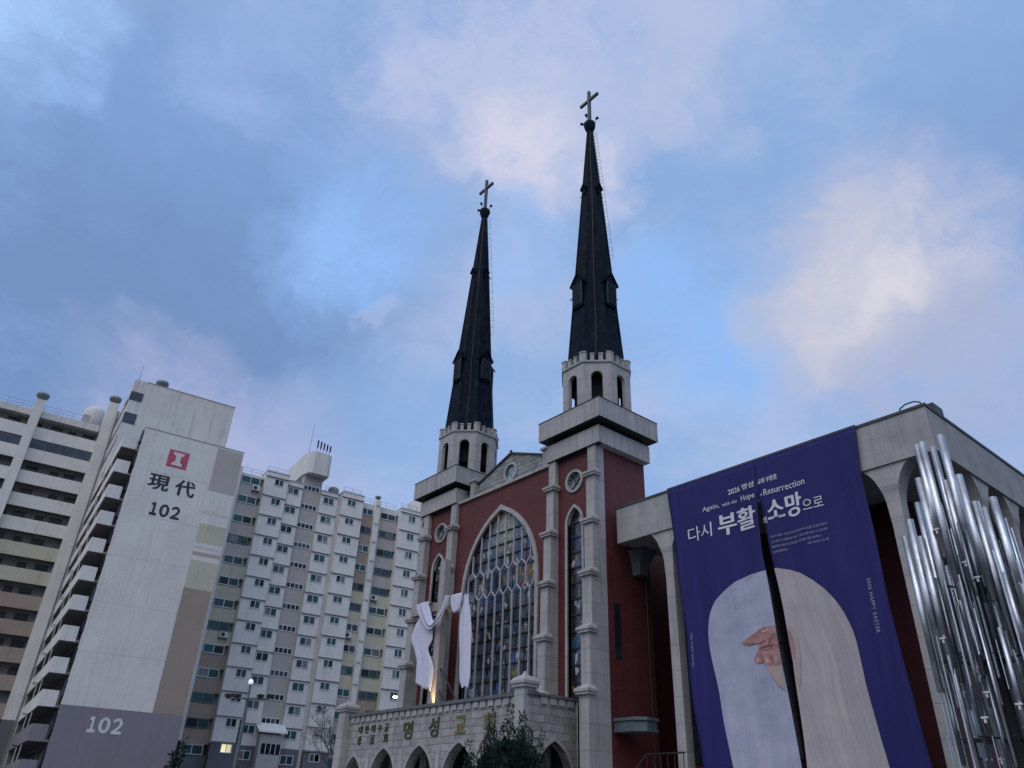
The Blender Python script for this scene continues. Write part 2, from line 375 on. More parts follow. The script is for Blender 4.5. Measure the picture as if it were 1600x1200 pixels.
# ------------------------------------------------------------------ mesh helpers
ORG = {}
class MB:
    def __init__(s): s.v = []; s.f = []; s.m = []
    def poly(s, pts, mi=0):
        i = len(s.v); s.v += [tuple(p) for p in pts]; s.f.append(tuple(range(i, i + len(pts)))); s.m.append(mi); return s
    def box(s, x0, x1, y0, y1, z0, z1, mi=0):
        i = len(s.v)
        s.v += [(x, y, z) for z in (z0, z1) for x, y in ((x0, y0), (x1, y0), (x1, y1), (x0, y1))]
        for q in ((0, 3, 2, 1), (4, 5, 6, 7), (0, 1, 5, 4), (1, 2, 6, 5), (2, 3, 7, 6), (3, 0, 4, 7)):
            s.f.append(tuple(i + k for k in q)); s.m.append(mi)
        return s
    def loft(s, rings, cap=True, mi=0, closed=True):
        i = len(s.v); n = len(rings[0])
        for r in rings: s.v += [tuple(p) for p in r]
        for k in range(len(rings) - 1):
            for j in range(n if closed else n - 1):
                a = i + k * n + j; b = i + k * n + (j + 1) % n
                s.f.append((a, b, b + n, a + n)); s.m.append(mi)
        if cap:
            s.f.append(tuple(i + j for j in reversed(range(n)))); s.m.append(mi)
            e = i + (len(rings) - 1) * n
            s.f.append(tuple(e + j for j in range(n))); s.m.append(mi)
        return s
    def prism(s, pts, off, mi=0):
        o = Vector(off)
        return s.loft([[Vector(p) for p in pts], [Vector(p) + o for p in pts]], True, mi)
    def tube(s, p0, p1, r0, r1=None, n=8, cap=True, mi=0):
        p0 = Vector(p0); p1 = Vector(p1); r1 = r0 if r1 is None else r1
        ax = (p1 - p0).normalized()
        a = ax.orthogonal().normalized(); b = ax.cross(a)
        ring = lambda p, r: [p + (a * math.cos(2 * math.pi * k / n) + b * math.sin(2 * math.pi * k / n)) * r for k in range(n)]
        return s.loft([ring(p0, r0), ring(p1, r1)], cap, mi)
    def path(s, pts, r, n=6):
        for a, b in zip(pts, pts[1:]): s.tube(a, b, r, r, n)
        return s
    def lathe(s, c, prof, n=16, ph=0, mi=0):
        c = Vector(c)
        return s.loft([[c + Vector((r * math.cos(ph + 2 * math.pi * k / n), r * math.sin(ph + 2 * math.pi * k / n), z)) for k in range(n)] for r, z in prof], True, mi)
    def grid(s, P, mi=0):
        i = len(s.v); n = len(P[0])
        for row in P: s.v += [tuple(p) for p in row]
        for k in range(len(P) - 1):
            for j in range(n - 1):
                a = i + k * n + j
                s.f.append((a, a + 1, a + n + 1, a + n)); s.m.append(mi)
        return s
    def panel(s, x0, x1, z0, z1, ops, place, th, mi=0):
        """wall panel with shaped openings. ops: list of (zlow(x), zhigh(x), [x samples]); place(x, z, depth)"""
        br = sorted({round(q, 5) for q in [x0, x1] + [q for o in ops for q in o[2]] if x0 - 1e-6 <= q <= x1 + 1e-6})
        for xa, xb in zip(br, br[1:]):
            xm = (xa + xb) / 2
            act = sorted([o for o in ops if o[2][0] - 1e-6 < xm < o[2][-1] + 1e-6], key=lambda o: o[0](xm))
            cur = (z0, z0)
            for o in act + [None]:
                nx = (o[0](xa), o[0](xb)) if o else (z1, z1)
                if nx[0] - cur[0] > 1e-4 or nx[1] - cur[1] > 1e-4:
                    for dd in (0, th):
                        s.poly([place(xa, cur[0], dd), place(xb, cur[1], dd), place(xb, nx[1], dd), place(xa, nx[0], dd)], mi)
                if o:
                    for fn in (0, 1):
                        za, zb = o[fn](xa), o[fn](xb)
                        s.poly([place(xa, za, 0), place(xb, zb, 0), place(xb, zb, th), place(xa, za, th)], mi)
                    cur = (o[1](xa), o[1](xb))
            for o in act:
                for xe, q in ((xa, o[2][0]), (xb, o[2][-1])):
                    if abs(xe - q) < 1e-5 and o[1](q) - o[0](q) > 1e-3:
                        s.poly([place(xe, o[0](xe), 0), place(xe, o[1](xe), 0), place(xe, o[1](xe), th), place(xe, o[0](xe), th)], mi)
        for xe in (x0, x1): s.poly([place(xe, z0, 0), place(xe, z1, 0), place(xe, z1, th), place(xe, z0, th)], mi)
        for ze in (z0, z1): s.poly([place(x0, ze, 0), place(x1, ze, 0), place(x1, ze, th), place(x0, ze, th)], mi)
        return s
    def build(s, name, mats, parent=None, org=None, smooth=False, label=None):
        me = bpy.data.meshes.new(name)
        o3 = Vector(org) if org is not None else (ORG[parent.name] if parent else Vector((0, 0, 0)))
        me.from_pydata([tuple(Vector(p) - o3) for p in s.v], [], s.f)
        mats = mats if isinstance(mats, (list, tuple)) else [mats]
        for m in mats: me.materials.append(m)
        if len(mats) > 1: me.polygons.foreach_set('material_index', s.m)
        bm = bmesh.new(); bm.from_mesh(me)
        bmesh.ops.remove_doubles(bm, verts=bm.verts, dist=1e-5)
        bmesh.ops.recalc_face_normals(bm, faces=bm.faces)
        bm.to_mesh(me); bm.free()
        if smooth:
            me.polygons.foreach_set('use_smooth', [True] * len(me.polygons))
        o = bpy.data.objects.new(name, me); COL.objects.link(o)
        if parent: o.parent = parent
        ORG[o.name] = o3
        if label: o['label'] = label
        return o

def build_each(mb, name, mats, parent):
    # every loose piece becomes a part of its own
    par = list(range(len(mb.v)))
    def find(a):
        while par[a] != a: par[a] = par[par[a]]; a = par[a]
        return a
    for f in mb.f:
        for q in f[1:]: par[find(q)] = find(f[0])
    comp = {}
    for i, f in enumerate(mb.f): comp.setdefault(find(f[0]), []).append(i)
    out = []
    for fs in comp.values():
        idx = sorted({q for i in fs for q in mb.f[i]}); mp = {q: k for k, q in enumerate(idx)}
        m2 = MB(); m2.v = [mb.v[q] for q in idx]; m2.f = [tuple(mp[q] for q in mb.f[i]) for i in fs]; m2.m = [mb.m[i] for i in fs]
        out.append(m2.build(name, mats, parent))
    return out

def thing(name, label, cat, loc=(0, 0, 0), rz=0, group=None, org=None):
    o = bpy.data.objects.new(name, None); COL.objects.link(o)
    o.empty_display_size = .5
    o.location = loc; o.rotation_euler = (0, 0, rz)
    o['label'] = label; o['category'] = cat
    if group: o['group'] = group
    ORG[o.name] = Vector(org if org is not None else loc)
    return o
def solo(mb, name, mats, loc, label, cat, group=None, smooth=False):
    o = mb.build(name, mats, None, loc, smooth); o.location = loc
    o['label'] = label; o['category'] = cat
    if group: o['group'] = group
    return o
def structure(mb, name, mats):
    o = mb.build(name, mats); o['kind'] = 'structure'; return o
def child_copy(o, parent, dl=(0, 0, 0), name=None):
    c = o.copy(); COL.objects.link(c); c.parent = parent
    c.location = o.location + Vector(dl); ORG[c.name] = ORG[o.name]
    return c

def text_mb(body, size, place, bold=0, box=None, th=.03, sp=1.0, shear=0, mi=0):
    """lettering as solid mesh; place(x, z, depth) -> world. box=(x0,x1,z0,z1) fits the glyphs"""
    c = bpy.data.curves.new('t', 'FONT'); c.body = body; c.size = 1; c.offset = 0 if body[0] > '\u2fff' else bold; c.space_character = sp; c.shear = shear
    c.resolution_u = 3
    o = bpy.data.objects.new('t', c); COL.objects.link(o)
    dg = bpy.context.evaluated_depsgraph_get(); dg.update()
    me = bpy.data.meshes.new_from_object(o.evaluated_get(dg))
    bpy.data.objects.remove(o); bpy.data.curves.remove(c)
    vs = [v.co.copy() for v in me.vertices]
    mb = MB()
    over = bold if body[0] > '\u2fff' else 0
    if not vs: return mb
    lx, hx = min(v.x for v in vs), max(v.x for v in vs); ly, hy = min(v.y for v in vs), max(v.y for v in vs)
    x0, x1, z0, z1 = box
    f = lambda v: (x0 + (v.x - lx) / (hx - lx) * (x1 - x0), z0 + (v.y - ly) / (hy - ly) * (z1 - z0))
    n = len(vs)
    mb.v = [tuple(place(*f(v), 0)) for v in vs] + [tuple(place(*f(v), th)) for v in vs]
    for p in me.polygons:
        mb.f.append(tuple(p.vertices)); mb.f.append(tuple(n + q for q in reversed(p.vertices)))
    cnt = {}
    for p in me.polygons:
        k = list(p.vertices)
        for a, b in zip(k, k[1:] + k[:1]):
            cnt[(min(a, b), max(a, b))] = cnt.get((min(a, b), max(a, b)), 0) + 1
    for (a, b), q in cnt.items():
        if q == 1: mb.f.append((a, b, b + n, a + n))
    if over:
        base_v, base_f = list(vs), list(mb.f)
        for q, (ox, oz) in enumerate(((-1, 0), (1, 0), (0, -1), (0, 1))):
            i = len(mb.v); e = .0008 * (q + 1)
            g_ = lambda v: (f(v)[0] + ox * over * (x1 - x0), f(v)[1] + oz * over * (z1 - z0) * .7)
            mb.v += [tuple(place(*g_(v), -e)) for v in vs] + [tuple(place(*g_(v), th)) for v in vs]
            mb.f += [tuple(i + k for k in p) for p in base_f]
    mb.m = [mi] * len(mb.f)
    bpy.data.meshes.remove(me)
    return mb

# openings -----------------------------------------------------------
def pointed(cx, hw, zb, zs, za, n=10):
    h = za - zs; Rr = (hw * hw + h * h) / (2 * hw)
    def zh(x):
        a = min(abs(x - cx), hw)
        return zs + math.sqrt(max(0, Rr * Rr - (a + Rr - hw) ** 2))
    xs = [cx - hw * math.cos(math.pi * k / (2 * n)) for k in range(n)] + [cx] + [cx + hw * math.cos(math.pi * k / (2 * n)) for k in reversed(range(n))]
    return (lambda x: zb, zh, xs)
def rounded(cx, hw, zb, zs, n=8):
    zh = lambda x: zs + math.sqrt(max(0, hw * hw - (x - cx) ** 2))
    return (lambda x: zb, zh, [cx - hw * math.cos(math.pi * k / (2 * n)) for k in range(2 * n + 1)])
def circle(cx, cz, r, n=10):
    g = lambda x: math.sqrt(max(0, r * r - (x - cx) ** 2))
    return (lambda x: cz - g(x), lambda x: cz + g(x), [cx - r * math.cos(math.pi * k / (2 * n)) for k in range(2 * n + 1)])
def outline(op, inset=0):
    xs = op[2]
    return [(x, op[0](x)) for x in (xs[0], xs[-1])], [(x, op[1](x)) for x in xs]

# ------------------------------------------------------------------ ground
g = MB(); g.poly([(-900, -900, 0), (900, -900, 0), (900, 900, 0), (-900, 900, 0)])
structure(g, 'ground', asphalt)
g = MB(); g.box(-52, -4, 20.5, 34, -.2, .12)
structure(g, 'forecourt_pavement', paving)

# ================================================================== CHURCH
XC, YW = -35.95, 29.1
church = thing('church', 'red tiled church with twin dark spires and stone buttresses', 'church', (XC, YW, 0))
fy = lambda x, z, dd: (x, YW + dd, z)
OB = pointed(XC, 3.42, 5.5, 14.0, 18.9, 14)
ops = [OB]
for s in (-1, 1):
    ops.append(pointed(XC + s * 6.62, .58, 5.0, 16.35, 17.3, 8)); ops.append(circle(XC + s * 6.62, 18.93, .56))
MB().panel(XC - 8.5, XC + 8.5, 0, 20.45, ops, fy, .38).build('front_wall', red_tile, church)
sw = MB()
sw.box(-27.75, -27.42, YW + .385, 33.05, 0, 20.55).box(-44.47, -44.14, YW + .385, 33.05, 0, 20.55)
sw.box(-31.0, -27.755, 32.7, 33.04, 0, 20.55).box(-44.13, -41, 32.7, 33.04, 0, 20.55)
sw.box(-43.5, -28.6, 33.06, 58, 0, 16.0)
sw.build('side_wall', red_tile, church)
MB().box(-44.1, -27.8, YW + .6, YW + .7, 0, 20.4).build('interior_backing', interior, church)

def bar(mb, x0, z0, x1, z1, wd, y0, y1):
    dx_, dz_ = x1 - x0, z1 - z0; L = math.hypot(dx_, dz_) or 1
    px_, pz_ = -dz_ / L * wd / 2, dx_ / L * wd / 2
    pts = [(x0 + px_, y0, z0 + pz_), (x1 + px_, y0, z1 + pz_), (x1 - px_, y0, z1 - pz_), (x0 - px_, y0, z0 - pz_)]
    mb.prism(pts, (0, y1 - y0, 0))
def frame_of(mb, op, wd, y0, y1, closed=False):
    xs = op[2]
    top = [(x, op[1](x)) for x in xs]
    if closed: top = top + [(x, op[0](x)) for x in reversed(xs[1:-1])]
    n = len(top); out = []
    cxm = (xs[0] + xs[-1]) / 2
    for k, (x, z) in enumerate(top):
        a = top[(k - 1) % n] if closed or k else (x, z - 1); b = top[(k + 1) % n] if closed or k < n - 1 else (x, z - 1)
        tx, tz = b[0] - a[0], b[1] - a[1]; L = math.hypot(tx, tz) or 1
        nx, nz = -tz / L, tx / L
        if not closed and abs(x - cxm) < 1e-6 and k not in (0, n - 1): nx, nz = 0, 1.35
        out.append((x + nx * wd, z + nz * wd))
    if not closed:
        zb = op[0](0)
        top = [(xs[0], zb)] + top + [(xs[-1], zb)]; out = [(xs[0] - wd, zb)] + out + [(xs[-1] + wd, zb)]
        out[1] = (xs[0] - wd, out[1][1]); out[-2] = (xs[-1] + wd, out[-2][1])
    rings = []
    for (a, b) in zip(top, out):
        rings.append([(a[0], y0, a[1]), (b[0], y0, b[1]), (b[0], y1, b[1]), (a[0], y1, a[1])])
    if closed: rings.append(rings[0])
    mb.loft(rings, not closed)
    return mb
def pane_of(mb, op, y0, y1, k=1.0):
    xs = op[2]
    pts = [(x, y0, op[1](x)) for x in xs]
    low = [(x, y0, op[0](x)) for x in reversed(xs)]
    if op[0](xs[0]) == op[1](xs[0]): low = low[1:-1]
    elif abs(op[0](xs[1]) - op[0](xs[0])) < 1e-6: low = [low[0], low[-1]]
    mb.prism(pts + low, (0, y1 - y0, 0))
    return mb

# great west window: glass > mullions, frame
gw = pane_of(MB(), OB, YW + .26, YW + .30).build('stained_glass_window', glass_big, church)
fr = frame_of(MB(), OB, .26, YW - .14, YW + .2); fr.build('frame', granite_plain, gw)
mu = MB(); S = .80
topz = lambda x: OB[1](x) - .02
xi = [XC + (k - 3.5) * S for k in range(-1, 9)]
zp, zv, zq, zt = 15.32, 14.95, 13.85, 13.45
BW, y0, y1 = .062, YW + .02, YW + .12
mullion_stone = M('pale_mullion', (.42, .42, .43), .8, var=.1, vs=1.5, streak=.2)
for x in xi:
    if abs(x - XC) > 3.42: continue
    t_ = topz(x)
    if t_ > zp: bar(mu, x, zp, x, t_, BW, y0, y1)
    bar(mu, x, 5.6, x, zt, BW, y0, y1)
for k in range(9):
    x = XC + (k - 4) * S
    if abs(x - XC) < 3.4: bar(mu, x, zq, x, min(zv, topz(x)), BW, y0 + .002, y1 - .002)
for x in xi:
    for s in (-1, 1):
        xe = x + s * S / 2
        if max(abs(x - XC), abs(xe - XC)) > 3.46: continue
        if topz(x) > zp - .1: bar(mu, x, zp, xe, zv, BW, y0 + .004, y1 - .004)
        bar(mu, x, zt, xe, zq, BW, y0 + .004, y1 - .004)
mu.build('mullion', mullion_stone, gw)
tr = MB()
for k in range(1, 13): 
    z = 13.2 - .78 * k + .1
    if z > 5.7: tr.box(XC - 3.4, XC + 3.4, YW + .16, YW + .255, z, z + .05)
for z in (15.9, 16.7, 17.5):
    hwz = max(x - XC for x in [XC + q * .02 for q in range(172)] if topz(x) > z)
    tr.box(XC - hwz, XC + hwz, YW + .16, YW + .255, z, z + .045)
tr.build('glazing_bar', dark_metal, gw)
for s in (-1, 1):
    cx = XC + s * 6.62
    o = pointed(cx, .58, 5.0, 16.35, 17.3, 8)
    lw = pane_of(MB(), o, YW + .26, YW + .30).build('lancet_window', glass_lancet, church)
    frame_of(MB(), o, .15, YW - .10, YW + .2).build('frame', granite_plain, lw)
    t_ = MB()
    for k in range(14): t_.box(cx - .575, cx + .575, YW + .20, YW + .255, 16.45 - .86 * k, 16.52 - .86 * k)
    t_.build('glazing_bar', dark_metal, lw)
    o = circle(cx, 18.93, .56)
    rw = pane_of(MB(), o, YW + .22, YW + .26).build('round_window', glass_round, church)
    frame_of(MB(), o, .14, YW - .10, YW + .2, True).build('frame', granite_plain, rw)
    t_ = MB()
    bar(t_, cx - .38, 18.93 - .38, cx + .38, 18.93 + .38, .06, YW + .14, YW + .21); bar(t_, cx - .38, 18.93 + .38, cx + .38, 18.93 - .38, .06, YW + .142, YW + .208)
    t_.build('tracery', cross_metal, rw)

# stepped buttresses
CAPZ = [18.64, 15.81, 12.90, 9.97, 7.04]
FRY = [28.82, 28.66, 28.48, 28.30, 28.13, 27.97]
def buttress(x0, x1, yb):
    mb = MB(); zt_ = 20.56
    for k, fyk in enumerate(FRY):
        zb_ = CAPZ[k] if k < 5 else 0
        mb.box(x0 - .004 * k, x1 + .004 * k, fyk, yb, zb_, zt_)
        if k < 5:
            nf = FRY[k + 1]; o_ = .13; z = CAPZ[k]
            mb.box(x0 - o_, x1 + o_, nf - o_ - .02, nf + .42, z, z + .13)
            mb.box(x0 - o_ - .05, x1 + o_ + .05, nf - o_ - .08, nf + .45, z + .131, z + .26)
            a = [(x0 - o_ - .05, nf - o_ - .08, z + .261), (x1 + o_ + .05, nf - o_ - .08, z + .261), (x1 + o_ + .05, nf + .45, z + .261), (x0 - o_ - .05, nf + .45, z + .261)]
            b = [(x0, fyk - .01, z + .46), (x1, fyk - .01, z + .46), (x1, nf + .40, z + .46), (x0, nf + .40, z + .46)]
            mb.loft([a, b])
            zt_ = z
    return mb
for a, b, yb in ((7.95, 8.56, 29.5), (4.68, 5.25, YW - .005)):
    for s in (-1, 1):
        x0, x1 = sorted((XC + s * a, XC + s * b))
        buttress(x0, x1, yb).build('buttress', granite_plain, church)

# tower friezes, cornices, central coping, pediment
for s in (-1, 1):
    x0, x1 = sorted((XC + s * 4.65, XC + s * 8.97))
    fz_o = MB().box(x0, x1, 28.7, 33.15, 20.58, 21.66).build('tower_frieze', granite, church)
    MB().box(x0 + .25, x1 - .25, 28.95, 32.9, 21.661, 21.92).build('shadow_gap', interior, church)  # near-black block puts the shadow below the cornice into its colour
    x0, x1 = sorted((XC + s * 4.28, XC + s * 9.45))
    c_ = MB().box(x0, x1, 28.3, 33.45, 21.94, 23.16).build('tower_cornice', granite, church)
    MB().box(x0 - .03, x1 + .03, 28.27, 33.48, 23.161, 23.21).build('flashing', flash_metal, c_)
    MB().box(x0 + .02, x1 - .02, 28.32, 33.43, 21.925, 21.939).build('soffit_shade', dark_metal, c_)  # dark plate standing in for the shade under the cornice
    f0, f1 = sorted((XC + s * 4.67, XC + s * 8.95))
    MB().box(f0, f1, 28.72, YW - .01, 20.56, 20.579).build('soffit_shade', dark_metal, fz_o)  # dark plate standing in for the shade under the frieze
MB().box(XC - 4.64, XC + 4.64, 28.92, 29.9, 20.46, 20.62).build('coping', granite_plain, church)
GY = 29.72
def gz(x): return 23.05 - abs(x - XC) * .36
op = circle(XC, 21.72, .52)
pd = MB()
pts_ = sorted({-4.6, 0, 4.6} | {q - XC for q in op[2]})
xs = [XC + q for q in pts_]
for xa, xb in zip(xs, xs[1:]):
    inside = abs((xa + xb) / 2 - XC) < .52
    for dd in (0, .4):
        if inside:
            pd.poly([(xa, GY + dd, 20.6), (xb, GY + dd, 20.6), (xb, GY + dd, op[0](xb)), (xa, GY + dd, op[0](xa))])
            pd.poly([(xa, GY + dd, op[1](xa)), (xb, GY + dd, op[1](xb)), (xb, GY + dd, gz(xb)), (xa, GY + dd, gz(xa))])
        else:
            pd.poly([(xa, GY + dd, 20.6), (xb, GY + dd, 20.6), (xb, GY + dd, gz(xb)), (xa, GY + dd, gz(xa))])
    if inside:
        for fn in (0, 1): pd.poly([(xa, GY, op[fn](xa)), (xb, GY, op[fn](xb)), (xb, GY + .4, op[fn](xb)), (xa, GY + .4, op[fn](xa))])
gb = pd.build('pediment', gable_stone, church)
rc = MB()
for s in (-1, 1):
    a, b = (XC, gz(XC)), (XC + s * 4.75, gz(XC + 4.75))
    rc.prism([(a[0], GY - .12, a[1] + .002), (b[0], GY - .12, b[1] + .002), (b[0], GY - .12, b[1] + .11), (a[0], GY - .12, a[1] + .11)], (0, 3.3, 0))
rc.box(XC - .07, XC + .07, GY - .13, GY, 23.0, 23.28)
rc.build('roof_edge', flash_metal, gb)
rp = pane_of(MB(), op, GY + .12, GY + .16).build('round_window', glass_round, gb)
f2 = frame_of(MB(), op, .15, GY - .09, GY + .1, True); f2.build('frame', granite_plain, gb)
for s in (-1, 1):
    cx = XC + s * 3.72
    pn = MB().box(cx - .22, cx + .22, GY - .35, GY - .005, 20.63, 22.0)
    pn.box(cx - .34, cx + .34, GY - .47, GY + .2, 22.001, 22.16)
    pn.loft([[(cx - .30, GY - .43, 22.161), (cx + .30, GY - .43, 22.161), (cx + .30, GY + .16, 22.161), (cx - .30, GY + .16, 22.161)], [(cx - .04, GY - .18, 22.36), (cx + .04, GY - .18, 22.36), (cx + .04, GY - .1, 22.36), (cx - .04, GY - .1, 22.36)]])
    pn.build('pinnacle', granite_plain, church)

# belfries and spires (built once, copied)
def octring(c, r, z, n=8): 
    return [(c[0] + r * math.cos(R(22.5) + 2 * math.pi * k / n), c[1] + r * math.sin(R(22.5) + 2 * math.pi * k / n), z) for k in range(n)]
def make_tower(cx, cy):
    c = (cx, cy); AP = 2.10; hw = AP * math.tan(R(22.5))
    bf = MB()
    for k in range(8):
        a = R(45 * k); n = Vector((math.cos(a), math.sin(a), 0)); t = Vector((-n.y, n.x, 0)); C0 = Vector((cx, cy, 0))
        bf.panel(-hw, hw, 23.17, 26.42, [rounded(0, .37, 23.4, 25.45)], lambda x, z, dd, n=n, t=t: C0 + n * (AP - dd) + t * x * (1 - dd / AP) + Vector((0, 0, z)), .22)
    bl = bf.build('belfry', granite_plain, church)
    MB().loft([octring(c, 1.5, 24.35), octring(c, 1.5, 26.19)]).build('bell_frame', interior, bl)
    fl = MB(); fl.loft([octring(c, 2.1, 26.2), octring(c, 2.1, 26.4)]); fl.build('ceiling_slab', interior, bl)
    cr_ = MB()
    cr_.loft([octring(c, 2.36, 26.421), octring(c, 2.36, 26.56)])
    for k in range(8):
        a = R(45 * k); n = Vector((math.cos(a), math.sin(a), 0)); t = Vector((-n.y, n.x, 0)); C0 = Vector((cx, cy, 0))
        A2 = 2.15; h2 = A2 * math.tan(R(22.5))
        for (xa, xb, zt2) in ((-h2, -h2 + .26, 27.15), (h2 - .26, h2, 27.15), (-.40, -.14, 27.02), (.14, .40, 27.02)):
            P = lambda x, dd, z: C0 + n * (A2 - dd) + t * (x * (1 - dd / A2)) + Vector((0, 0, z))
            cr_.loft([[P(xa, 0, 26.561), P(xb, 0, 26.561), P(xb, .24, 26.561), P(xa, .24, 26.561)], [P(xa, 0, zt2), P(xb, 0, zt2), P(xb, .24, zt2), P(xa, .24, zt2)]])
            cr_.loft([[P(xa - .03, -.04, zt2 + .001), P(xb + .03, -.04, zt2 + .001), P(xb + .03, .28, zt2 + .001), P(xa - .03, .28, zt2 + .001)], [P(xa, 0, zt2 + .08), P(xb, 0, zt2 + .08), P(xb, .24, zt2 + .08), P(xa, .24, zt2 + .08)]])
    cr_.build('crenellation', granite_plain, bl)
    RS = lambda z: 1.96 + (z - 26.4) / (49.2 - 26.4) * (.21 - 1.96)
    sp = MB(); sp.loft([octring(c, RS(z) + (.10 if z < 27.2 else 0), z) for z in (26.5, 29, 32, 36, 40, 45, 49.2)])
    for k in range(8):   # standing seams on the eight edges
        a = R(22.5 + 45 * k); q = lambda z: (cx + (RS(z) + .01) * math.cos(a), cy + (RS(z) + .01) * math.sin(a), z)
        sp.tube(q(26.8), q(49), .05, .035, 5)
    s_ = sp.build('spire', copper, church)
    for k in range(4):
        a = R(90 * k); n = Vector((math.cos(a), math.sin(a), 0)); t = Vector((-n.y, n.x, 0)); C0 = Vector((cx, cy, 0))
        P = lambda x, dd, z: C0 + n * dd + t * x + Vector((0, 0, z))
        for (zb, zs_, za, wd, pr) in ((31.35, 33.35, 34.0, .46, 1.60), (42.0, 42.5, 42.85, .12, .80)):
            dm = MB(); ins = .5 if zb < 35 else .3
            pts = [P(-wd, pr, zb), P(wd, pr, zb), P(wd, pr, zs_), P(0, pr, za), P(-wd, pr, zs_)]
            dm.loft([pts, [Vector(p) - n * ins for p in pts]])
            for sg in (-1, 1):
                e0, e1 = P(0, pr + .10, za + .12), P(sg * (wd + .2), pr + .10, zs_ - .16 * (wd / .46))
                dm.loft([[e0, e1, e1 + Vector((0, 0, .07)), e0 + Vector((0, 0, .07))], [q - n * (ins + .5) for q in (e0, e1, e1 + Vector((0, 0, .07)), e0 + Vector((0, 0, .07)))]])
            dm.build('dormer' if zb < 35 else 'lucarne', copper, s_)
        lv = MB()
        for q in range(9): lv.loft([[P(-.34, 1.605, 31.6 + q * .19), P(.34, 1.605, 31.6 + q * .19), P(.34, 1.605, 31.7 + q * .19), P(-.34, 1.605, 31.7 + q * .19)], [P(-.34, 1.65, 31.56 + q * .19), P(.34, 1.65, 31.56 + q * .19), P(.34, 1.65, 31.6 + q * .19), P(-.34, 1.65, 31.6 + q * .19)]])
        for sg in (-1, 1): lv.loft([[P(sg * .36, 1.6, 31.4), P(sg * .44, 1.6, 31.4), P(sg * .44, 1.66, 31.4), P(sg * .36, 1.66, 31.4)], [P(sg * .36, 1.6, 33.3), P(sg * .44, 1.6, 33.3), P(sg * .44, 1.66, 33.3), P(sg * .36, 1.66, 33.3)]])
        lv.build('louvre', copper_trim, s_)
    fn = MB().lathe((cx, cy, 0), [(.16, 48.7), (.22, 49.1), (.36, 49.4), (.46, 49.75), (.47, 50.05), (.36, 50.12), (.12, 50.2)], 12, mi=0)
    for k in range(4):
        a = R(20 + 90 * k); x, y = cx + .5 * math.cos(a), cy + .5 * math.sin(a)
        fn.tube((x, y, 50.0), (cx + .58 * math.cos(a), cy + .58 * math.sin(a), 50.35), .02, .02, 5)
        fn.tube((cx + .52 * math.cos(a), cy + .52 * math.sin(a), 50.32), (cx + .74 * math.cos(a), cy + .74 * math.sin(a), 50.44), .07, .13, 8)
    fn.build('finial', copper, s_)
    cs = MB().box(cx - .11, cx + .11, cy - .11, cy + .11, 50.2, 53.85).box(cx - .98, cx - .111, cy - .10, cy + .10, 52.72, 52.94).box(cx + .111, cx + .98, cy - .10, cy + .10, 52.72, 52.94)
    cs.build('cross', cross_metal, s_)
    # climbing ladder with hoops on the far right edge, lightning cable down the front
    a = R(52); n = Vector((math.cos(a), math.sin(a), 0)); t = Vector((-n.y, n.x, 0))
    ld = MB(); P = lambda z, off, sd: Vector((cx, cy, z)) + n * (RS(z) * .96 + off) + t * sd
    for sd in (-.16, .16): ld.tube(P(36.2, .04, sd), P(49.3, .08, sd), .011, .011, 5)
    z = 36.3
    while z < 49.2: ld.tube(P(z, .05, -.16), P(z, .05, .16), .009, .009, 4); z += .36
    z = 36.6
    while z < 49.3:
        pts = [P(z, .05 + .28 * math.sin(math.pi * q / 8), -.18 * math.cos(math.pi * q / 8) * 1.2) for q in range(9)]
        ld.path(pts, .010, 4); z += .72
    ld.tube(P(36.6, .33, 0), P(49.2, .33, 0), .008, .008, 4)
    ld.build('ladder', dark_metal, s_)
    a = R(-45); n = Vector((math.cos(a), math.sin(a), 0))
    cb = MB(); q = [Vector((cx, cy, z)) + n * (RS(z) * math.cos(R(22.5)) + .06) + Vector((n.y, -n.x, 0)) * .03 * math.sin(z) for z in (26.9, 30, 34, 38, 42, 46, 49)]
    cb.path(q, .014, 5); cb.build('lightning_cable', cross_metal, s_)
    return bl, s_
b1, s1 = make_tower(XC + 6.85, 30.86)
for o in (b1, s1):
    c = child_copy(o, church, (-13.45, 0.05, 0))
    for ch in list(o.children): child_copy(ch, c)

# door canopy on the tower flank, slit window, corbel
cp = [(-27.38, 29.72), (-26.15, 29.72), (-25.65, 30.12), (-25.65, 30.8), (-27.38, 30.8)]
dc = MB(); dc.loft([[(x, y, 5.62) for x, y in cp], [(x, y, 5.98) for x, y in cp]])
grow = lambda k: [(x + (k if x > -27 else 0), y - (k if y < 30.5 else -k)) for x, y in cp]
dc.loft([[(x, y, 5.985) for x, y in grow(.08)], [(x, y, 6.12) for x, y in grow(.08)]])
dc.loft([[(x, y, 5.50) for x, y in grow(.05)], [(x, y, 5.615) for x, y in grow(.05)]])
dc.build('door_canopy', dark_canopy, church)
MB().box(-27.415, -27.38, 30.0, 30.45, 9.0, 11.75).build('slit_window', glass_dark, church)
cb = MB(); q = lambda h, z: [(-27.40, 31.9 - h, z), (-27.40 + h * 1.7, 31.9 - h, z), (-27.40 + h * 1.7, 31.9 + h, z), (-27.40, 31.9 + h, z)]
cb.loft([q(.30, 13.5), q(.33, 13.8), q(.40, 14.2), q(.50, 14.55), q(.62, 14.84)])
cb.build('corbel', dark_canopy, church)
MB().path([(-27.33, 32.55, 4), (-27.33, 32.55, 14.8)], .05).build('downpipe', dark_metal, church)

